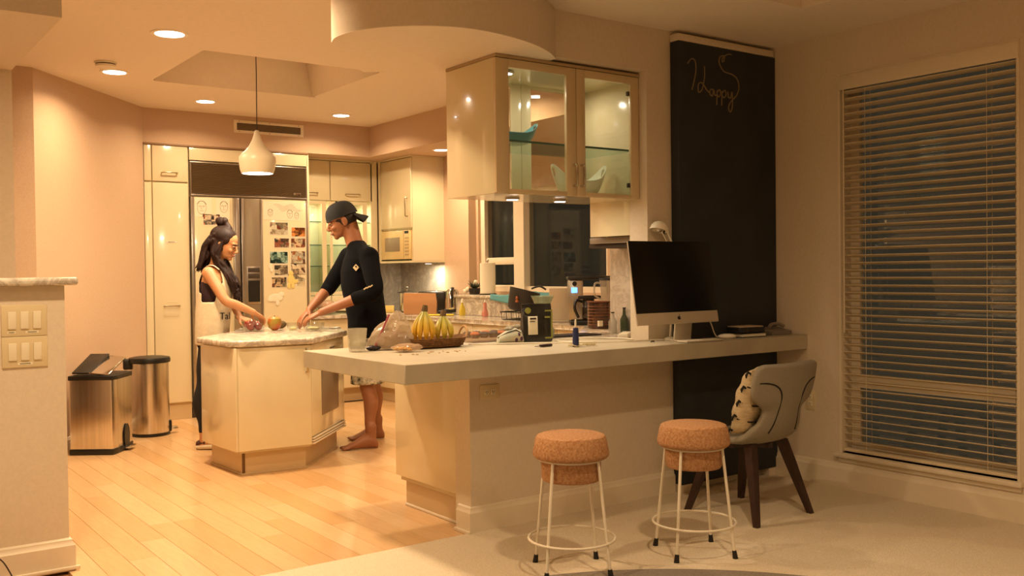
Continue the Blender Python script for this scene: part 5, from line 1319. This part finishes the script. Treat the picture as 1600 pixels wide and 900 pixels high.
def face_parts(P, Mx, s, par, root, brow, lip, eye='1c120c'):
    for y in (-1, 1):
        e = G().ball(P(.0835, y*.031, .002)-root, (.010*s, .015*s, .0085*s), 14, 10, Mx); eo = obj('eye', e, mat('eye_white', 'b8a894', .3), par)
        obj('iris', G().ball(P(.0905, y*.031, -.001)-root, (.004*s, .006*s, .006*s), 10, 8, Mx), mat('iris', eye, .2), eo)
        obj('eyelid', G().ball(P(.0845, y*.031, .0055)-root, (.0115*s, .0165*s, .0075*s), 14, 8, Mx), par.data.materials[0], par)
        obj('eyelash', G().tube([P(.090, y*.016, .000)-root, P(.097, y*.031, -.0025)-root, P(.086, y*.047, .001)-root], .0018*s, 6), mat('lash', '120c09', .8), par)
        obj('eyebrow', G().tube([P(.096, y*.012, .019)-root, P(.095, y*.03, .024)-root, P(.078, y*.052, .017)-root], [.0035*s, .0045*s, .002*s], 8), brow, par)
    obj('lips', G().tube([P(.090, -.022, -.064)-root, P(.1015, -.008, -.063)-root, P(.1015, .008, -.063)-root, P(.090, .022, -.064)-root], [.002*s, .0058*s, .0058*s, .002*s], 8), lip, par)

# ------------------------------------------------------------ the man in the cap
F = V((-.925, .38, 0)).normalized(); L = V((-F.y, F.x, 0)); U = V((0, 0, 1))
R0 = V((3.50, 6.74, 0))
mn = thing('person', 'barefoot person in a black backwards cap and navy long sleeved shirt reaching over the island', 'person', R0)
skin = mat('skin_tan', '96613f', .5, var=.06, vscale=14, sss=.05)
shL, elL, wrL = V((3.437, 6.56, 1.445)), V((3.415, 6.44, 1.185)), V((3.085, 6.665, 1.035))
shR, elR, wrR = V((3.478, 6.985, 1.455)), V((3.355, 7.09, 1.215)), V((3.15, 7.02, 1.04))
g = G()
T = lambda x, y, z, w, d: ((x, y, z), L*w, F*d)
eloft(g, [T(3.508, 6.738, .78, .13, .10), T(3.506, 6.738, .86, .16, .115), T(3.49, 6.737, 1.02, .143, .105), T(3.472, 6.75, 1.18, .158, .115), T(3.458, 6.765, 1.33, .175, .122), T(3.450, 6.773, 1.43, .175, .10), T(3.446, 6.776, 1.49, .12, .08), T(3.440, 6.78, 1.53, .066, .064)], 28)
hc = V((3.352, 6.842, 1.733)); Hf = (F*math.cos(.36)-U*math.sin(.36)).normalized(); Hu = (U*math.cos(.36)+F*math.sin(.36)).normalized(); Hl = L
S = 1.13
P, Mx = headmesh(g, hc, Hf, Hl, Hu, S)
limb(g, [(3.450, 6.775, 1.48), (3.425, 6.79, 1.575), P(-.035, 0, -.04)], [.08, .066, .066])
for sh, el, wr in ((shL, elL, wrL), (shR, elR, wrR)):
    limb(g, [sh, sh.lerp(el, .5), el, el.lerp(wr, .35), wr], [.058, .050, .043, .042, .029])
hand(g, wrL, (-.80, .50, -.42), (.1, .25, -1), (.55, .75, 0), .42, 1.08)
hand(g, wrR, (-.72, -.10, -.62), (.35, -.1, -1), (-.2, -.9, 0), .42, 1.08)
hipL, knL, anL = V((3.475, 6.655, .82)), V((3.425, 6.60, .47)), V((3.412, 6.528, .10))
hipR, knR, anR = V((3.545, 6.815, .82)), V((3.59, 6.84, .47)), V((3.648, 6.868, .10))
for h, k, a in ((hipL, knL, anL), (hipR, knR, anR)):
    cb = k.lerp(a, .32)-F*.018
    limb(g, [h, h.lerp(k, .55), k, cb, k.lerp(a, .72), a], [.092, .078, .058, .057, .041, .036])
foot(g, (3.452, 6.50, 0), (3.205, 6.585, 0), anL, 1.1); foot(g, (3.695, 6.848, 0), (3.445, 6.94, 0), anR, 1.1)
for v in g.bm.verts: v.co -= R0
body = organic(obj('body', g, skin, mn), .0055, 3)
face_parts(P, Mx, S, body, R0, mat('hair_black', '17110d', .7), mat('lips_brown', '7a4636', .5))
# short hair below the cap
g = G().ball(P(-.022, 0, .01), (.088*S, .0795*S, .078*S), 24, 16, Mx).ball(P(.012, 0, .008), (.06*S, .0735*S, .035*S), 20, 12, Mx)
for v in g.bm.verts: v.co -= R0
obj('hair', g, MATS['hair_black'], mn)
# cap worn backwards
cap = mat('cap_black', '131214', .85, bump=.3, bscale=200)
g = G(); rings = []
for i in range(9):
    a = (PI/2)*i/8; z = .022+.108*math.sin(a); q = math.cos(a)**.75 if i < 8 else .02
    rings.append([P(-.010+.112*q*math.cos(2*PI*k/36), .089*q*math.sin(2*PI*k/36), z) for k in range(36)])
g.loft(rings)
for v in g.bm.verts: v.co -= R0
cp = obj('cap', g, cap, mn, ang=60)
g = G(); top = []; bot = []
for i in range(7):
    x = -.085-.095*i/6; w = .075*(1-.18*(i/6)**2); rt_ = []; rb_ = []
    for j in range(9):
        y = -1+2*j/8; zz = .026-.062*(i/6)-.024*y*y
        edge = -.02*(i/6)*(-(y*y))
        rt_.append(P(x+.045*(i/6)*y*y, w*y, zz+.004)); rb_.append(P(x+.045*(i/6)*y*y, w*y, zz-.004))
    top.append(rt_); bot.append(rb_)
g.sheet(top); g.sheet(bot)
for e in ([(t, b) for t, b in zip(top[-1], bot[-1])],):
    g.sheet([[a for a, _ in e], [b for _, b in e]])
for v in g.bm.verts: v.co -= R0
obj('cap_brim', g, cap, cp, ang=60)
obj('cap_button', G().ball(P(-.010, 0, .131)-R0, (.010, .010, .006), 10, 6, Mx), cap, cp)
# shirt
navy = mat('navy_knit', '08090d', .95, spec=.15, var=.10, vscale=20, bump=.5, bscale=30)
g = G()
eloft(g, [T(3.519, 6.735, .825, .185, .158), T(3.515, 6.735, .84, .19, .162), T(3.505, 6.738, .96, .178, .152), T(3.485, 6.742, 1.10, .170, .155), T(3.468, 6.752, 1.22, .175, .160), T(3.462, 6.765, 1.34, .185, .150), T(3.458, 6.772, 1.43, .190, .120), T(3.456, 6.772, 1.49, .145, .092), T(3.446, 6.777, 1.54, .088, .080), T(3.436, 6.782, 1.575, .066, .066)], 32)
for sh in (shL, shR): limb(g, [V((3.438, 6.782, 1.545)), V((3.44, 6.778, 1.51)).lerp(sh, .5)+U*.012, sh+U*.012], [.052, .058, .066])
for sh, el, wr, cu in ((shL, elL, wrL, .34), (shR, elR, wrR, .12)):
    c = el.lerp(wr, cu)
    limb(g, [sh-L*(.02 if sh is shL else -.02), sh.lerp(el, .5), el, c], [.078, .068, .060, .054])
for v in g.bm.verts: v.co -= R0
shirt = organic(obj('shirt', g, navy, mn), .009, 4)
# neck opening, emblem, sleeve bars
emb = mat('shirt_emblem', 'c8b48c', .7)
ec = V((3.395, 6.635, 1.365)); 
def patch(name, c, sz, nrm, m, par, rot=0, n=4):
    nrm = V(nrm).normalized(); x = nrm.cross(U).normalized(); y = x.cross(nrm)
    g = G(); ring = [V(c)-R0+nrm*.0+(x*math.cos(2*PI*k/n+rot)+y*math.sin(2*PI*k/n+rot))*sz for k in range(n)]
    g.loft([ring, [p+nrm*.006 for p in ring]]); return obj(name, g, m, par)
dgn = (F*.55+L*.85)
patch('shirt_emblem', (3.352, 6.612, 1.365), .026, dgn, emb, shirt, 0, 4)
patch('emblem_center', (3.350, 6.608, 1.372), .008, dgn, navy, shirt, 0, 4)
for k in range(3): 
    q = elL.lerp(wrL, .10+.055*k)+V((-.02, -.045, .047))
    obj('sleeve_bar', G().tube([q-R0, q+V((.012, -.012, .012))*1.3-R0], .005, 6), emb, shirt)
# shorts
flor = mat('floral_shorts', 'cfc2a4', .85, col2='3c3630', vscale=26)
g = G()
eloft(g, [T(3.512, 6.738, .94, .172, .138), T(3.512, 6.738, .85, .178, .145), T(3.51, 6.738, .78, .172, .142), T(3.51, 6.738, .74, .13, .11)], 28)
for h, k in ((hipL, knL), (hipR, knR)):
    c = h.lerp(k, .98); eloft(g, [(h, L*.10, F*.115), (h.lerp(k, .5), L*.105, F*.125), (c, L*.105, F*.13)], 22)
for v in g.bm.verts: v.co -= R0
organic(obj('shorts', g, flor, mn), .011, 3)

# ------------------------------------------------------------ the woman with the bun
F = V((.80, -.60, 0)).normalized(); L = V((-F.y, F.x, 0))
R0 = V((2.47, 7.35, 0))
wm = thing('person', 'person with long dark hair and a bun in a white tank top by the fridge', 'person', R0)
skw = mat('skin_light', 'b98258', .5, var=.05, vscale=14, sss=.05)
shR, elR, wrR = V((2.425, 7.205, 1.335)), V((2.502, 7.062, 1.130)), V((2.690, 7.005, 1.040))
shL, elL, wrL = V((2.640, 7.475, 1.335)), V((2.705, 7.45, 1.10)), V((2.715, 7.36, .985))
g = G()
T = lambda x, y, z, w, d: ((x, y, z), L*w, F*d)
eloft(g, [T(2.488, 7.35, .76, .13, .092), T(2.488, 7.35, .84, .142, .094), T(2.494, 7.35, .93, .135, .092), T(2.505, 7.347, 1.03, .115, .088), T(2.515, 7.345, 1.14, .130, .10), T(2.522, 7.343, 1.23, .142, .112), T(2.520, 7.343, 1.31, .145, .085), T(2.521, 7.343, 1.36, .11, .066), T(2.526, 7.34, 1.40, .052, .052)], 28)
hc = V((2.585, 7.302, 1.560)); Hf = (F*math.cos(.36)-U*math.sin(.36)).normalized(); Hu = (U*math.cos(.36)+F*math.sin(.36)).normalized(); Hl = L
S = 1.0
P, Mx = headmesh(g, hc, Hf, Hl, Hu, S, True)
limb(g, [(2.522, 7.343, 1.36), (2.535, 7.333, 1.43), P(-.035, 0, -.045)], [.058, .048, .047])
for sh, el, wr in ((shR, elR, wrR), (shL, elL, wrL)):
    limb(g, [sh, sh.lerp(el, .5), el, el.lerp(wr, .35), wr], [.050, .043, .036, .035, .024])
hand(g, wrR, (.85, .35, -.48), (-.25, 0, -1), (-.2, .9, 0), .48, .95)
hand(g, wrL, (.55, -.80, -.25), (.3, -.1, -1), (-.8, -.3, .2), .40, .95)
hipR, knR, anR = V((2.455, 7.295, .80)), V((2.412, 7.302, .48)), V((2.398, 7.290, .10))
hipL, knL, anL = V((2.525, 7.405, .80)), V((2.525, 7.445, .48)), V((2.52, 7.48, .10))
for h, k, a in ((hipR, knR, anR), (hipL, knL, anL)):
    cb = k.lerp(a, .34)-F*.026
    limb(g, [h, h.lerp(k, .5), k, cb, k.lerp(a, .75), a], [.074, .072, .054, .054, .038, .033])
foot(g, anR-F*.04, anR+F*.16, anR, .92); foot(g, anL-F*.04, anL+F*.16, anL, .92)
for v in g.bm.verts: v.co -= R0
body = organic(obj('body', g, skw, wm), .0055, 3)
hairm = mat('hair_dark_brown', '1a0d09', .62, spec=.25, col2='2c1710', vscale=25, stretch=(3, 3, .6))
face_parts(P, Mx, S, body, R0, hairm, mat('lips_rose', '9a5a4a', .5))
# leggings
g = G()
eloft(g, [T(2.49, 7.35, .92, .140, .098), T(2.49, 7.35, .86, .150, .100), T(2.488, 7.35, .78, .150, .102)], 26)
for h, k, a in ((hipR, knR, anR), (hipL, knL, anL)):
    cb = k.lerp(a, .34)-F*.028
    limb(g, [h, h.lerp(k, .5), k, cb, k.lerp(a, .72), k.lerp(a, .88)], [.080, .078, .060, .060, .045, .041])
for v in g.bm.verts: v.co -= R0
organic(obj('leggings', g, mat('leggings_black', '0f0e10', .8), wm), .008, 3)
# shoes
for a in (anR, anL):
    d = F; h = V((a.x, a.y, 0))-F*.058; st = []
    for u, hw, hh in ((0, .020, .018), (.04, .034, .024), (.12, .038, .027), (.18, .044, .022), (.23, .040, .016), (.248, .024, .012)): st.append((h+d*u-R0+U*(hh+.001), L*hw, U*hh))
    sole = obj('shoe', eloft(G(), st, 20), mat('canvas_cream', 'd2c4a8', .8), wm)
    st = []
    for u, hw, hh in ((.0, .018, .03), (.03, .031, .045), (.075, .033, .050)): st.append((h+d*u-R0+U*(.03+hh*.5), L*hw, U*hh*.6))
    obj('shoe_heel', eloft(G(), st, 18), mat('shoe_brown', '4a2c22', .8), sole)
# bra and tank top
g = G(); eloft(g, [T(2.512, 7.346, 1.08, .129, .101), T(2.516, 7.345, 1.14, .138, .108), T(2.521, 7.343, 1.23, .148, .119), T(2.521, 7.343, 1.27, .140, .104)], 28)
for v in g.bm.verts: v.co -= R0
obj('bra', g, mat('maroon', '2a1218', .8), wm)
tank = mat('tank_white', 'cfc0a2', .9, var=.05, vscale=30, bump=.6, bscale=25)
n = 44; rings = []
for z, w, d, cx, cy in ((.79, .172, .116, 2.492, 7.349), (.86, .172, .118, 2.493, 7.349), (.95, .168, .122, 2.497, 7.349), (1.04, .160, .130, 2.505, 7.347), (1.12, .157, .130, 2.514, 7.345), (1.19, .156, .130, 2.520, 7.344), (1.26, .152, .126, 2.521, 7.343), (1.32, .140, .106, 2.522, 7.343), (1.365, .112, .076, 2.522, 7.343)):
    ring = []
    for k in range(n):
        th = 2*PI*k/n
        fold = 1+.035*math.sin(th*7+z*6)*max(0, (1.15-z)/.35)
        ring.append(V((cx, cy, z))+L*(w*fold*math.cos(th))+F*(d*fold*math.sin(th))-R0)
    rings.append(ring)
g = G(); RV = [[g.bm.verts.new(p) for p in r] for r in rings]
for i in range(len(RV)-1):
    z = (.79, .86, .95, 1.04, 1.12, 1.19, 1.26, 1.32)[i]
    for k in range(n):
        th = 2*PI*(k+.5)/n; side = abs(math.cos(th))
        if z >= 1.11 and side > {1.12: .90, 1.19: .72, 1.26: .66, 1.32: .70}[z]: continue      # arm holes
        if z >= 1.26 and math.sin(th) > 0 and side < .45: continue                      # neckline
        g.bm.faces.new((RV[i][k], RV[i][(k+1) % n], RV[i+1][(k+1) % n], RV[i+1][k]))
# shoulder straps close the top
for s in (-1, 1):
    a0 = V((2.522, 7.343, 1.0))
    fr = a0+L*s*.085+F*.068+U*.355; tp = a0+L*s*.088+F*.0+U*.398; bk = a0+L*s*.085-F*.068+U*.355
    rows = []
    for p in (fr, fr.lerp(tp, .55)+U*.012, tp, tp.lerp(bk, .45)+U*.012, bk): rows.append([p-L*.022-R0, p-R0+U*.003, p+L*.022-R0])
    g.sheet(rows)
to_ = obj('tank_top', g, tank, wm, ang=80)
md = to_.modifiers.new('thick', 'SOLIDIFY'); md.thickness = .004; md.offset = 0
md = to_.modifiers.new('soft', 'SUBSURF'); md.levels = 1; md.render_levels = 1
# lettering on the shirt front
def text_obj(name, body_, size, mtx, m, par):
    cu = bpy.data.curves.new('txt', 'FONT'); cu.body = body_; cu.size = size; cu.extrude = .0015; cu.align_x = 'CENTER'
    t = bpy.data.objects.new('txt', cu); COL.objects.link(t); bpy.context.view_layer.update()
    me = bpy.data.meshes.new_from_object(t.evaluated_get(bpy.context.evaluated_depsgraph_get()))
    bpy.data.objects.remove(t); me.transform(mtx); me.materials.clear(); me.materials.append(m)
    o = bpy.data.objects.new(name, me); COL.objects.link(o); o.parent = par; return o
ink = mat('shirt_ink', '1a1614', .8)
nn = (F*.80-L*.60).normalized(); xx = U.cross(nn).normalized()
for k, (tx, z) in enumerate((('Tal', .985),)):
    c = V((2.505, 7.347, z))+nn*.148-R0
    text_obj('lettering', tx, .075, frame_m(c, xx, U, nn), ink, to_)
# hair
g = G()
g.ball(P(-.026, 0, .048), (.104, .087, .087), 26, 18, Mx); g.ball(P(-.05, 0, .0), (.075, .083, .09), 22, 14, Mx); g.ball(P(.012, 0, .070), (.060, .066, .050), 18, 12, Mx)
g.ball(P(-.005, .058, .035), (.055, .026, .045), 14, 10, Mx); g.ball(P(-.005, -.058, .035), (.055, .026, .045), 14, 10, Mx)
limb(g, [P(-.01, 0, .12), P(-.045, 0, .155), P(-.06, 0, .165)], [.03, .022, .03], 12)
rq = random.Random(21)
def strand(pts, r):
    q = [V(p)+V((rq.uniform(-.012, .012), rq.uniform(-.012, .012), rq.uniform(-.01, .01))) for p in pts]
    Q = cr_spline(q, 5); n = len(Q); g.tube(Q, [r*(1-.75*(i/(n-1))**2) for i in range(n)], 6)
for k in range(64):     # locks over the chest
    y = rq.uniform(-.085, .06); x = rq.uniform(-.05, .015)
    a = P(x, -.066 if y < .0 else .066, rq.uniform(-.03, .03))
    e = rq.uniform(0, 1)
    side = -L if y < 0 else L
    b = V((2.522, 7.343, 1.40))+F*rq.uniform(.035, .09)+side*rq.uniform(.04, .08)
    c_ = V((2.522, 7.343, 1.26))+F*rq.uniform(.125, .165)+side*rq.uniform(-.02, .085)
    d_ = V((2.53, 7.343, 1.04+rq.uniform(-.02, .14)))+F*rq.uniform(.14, .195)+side*rq.uniform(-.04, .08)
    strand([a, P(x, -.080 if y < 0 else .08, -.09), b, c_, d_], rq.uniform(.008, .013))
for k in range(40):     # locks down the back
    y = rq.uniform(-.08, .08); a = P(-.07-rq.uniform(0, .03), y, rq.uniform(-.04, .05))
    b = V((2.515, 7.345, 1.46))-F*rq.uniform(.03, .085)+L*y
    c_ = V((2.505, 7.345, 1.36+rq.uniform(-.03, .03)))-F*rq.uniform(.07, .115)+L*y*1.2
    strand([a, a.lerp(b, .5)-F*.022, b, c_], rq.uniform(.010, .016))
for v in g.bm.verts: v.co -= R0
h = organic(obj('hair', g, hairm, wm, ang=60), .0045, 3, .5)
obj('hair_bun', crumple(G().ball(P(-.085, 0, .150)-R0, (.040, .036, .036), 18, 12, Mx), .006, 50), hairm, h)
# bracelet
obj('bracelet', G().tube([wrL-R0+V((.0, .02, .01))+(V((1, .3, 0)).normalized()*math.cos(2*PI*k/24)+V((0, 0, 1))*math.sin(2*PI*k/24))*.030 for k in range(24)], .007, 8, closed=True), m_chrome, wm)
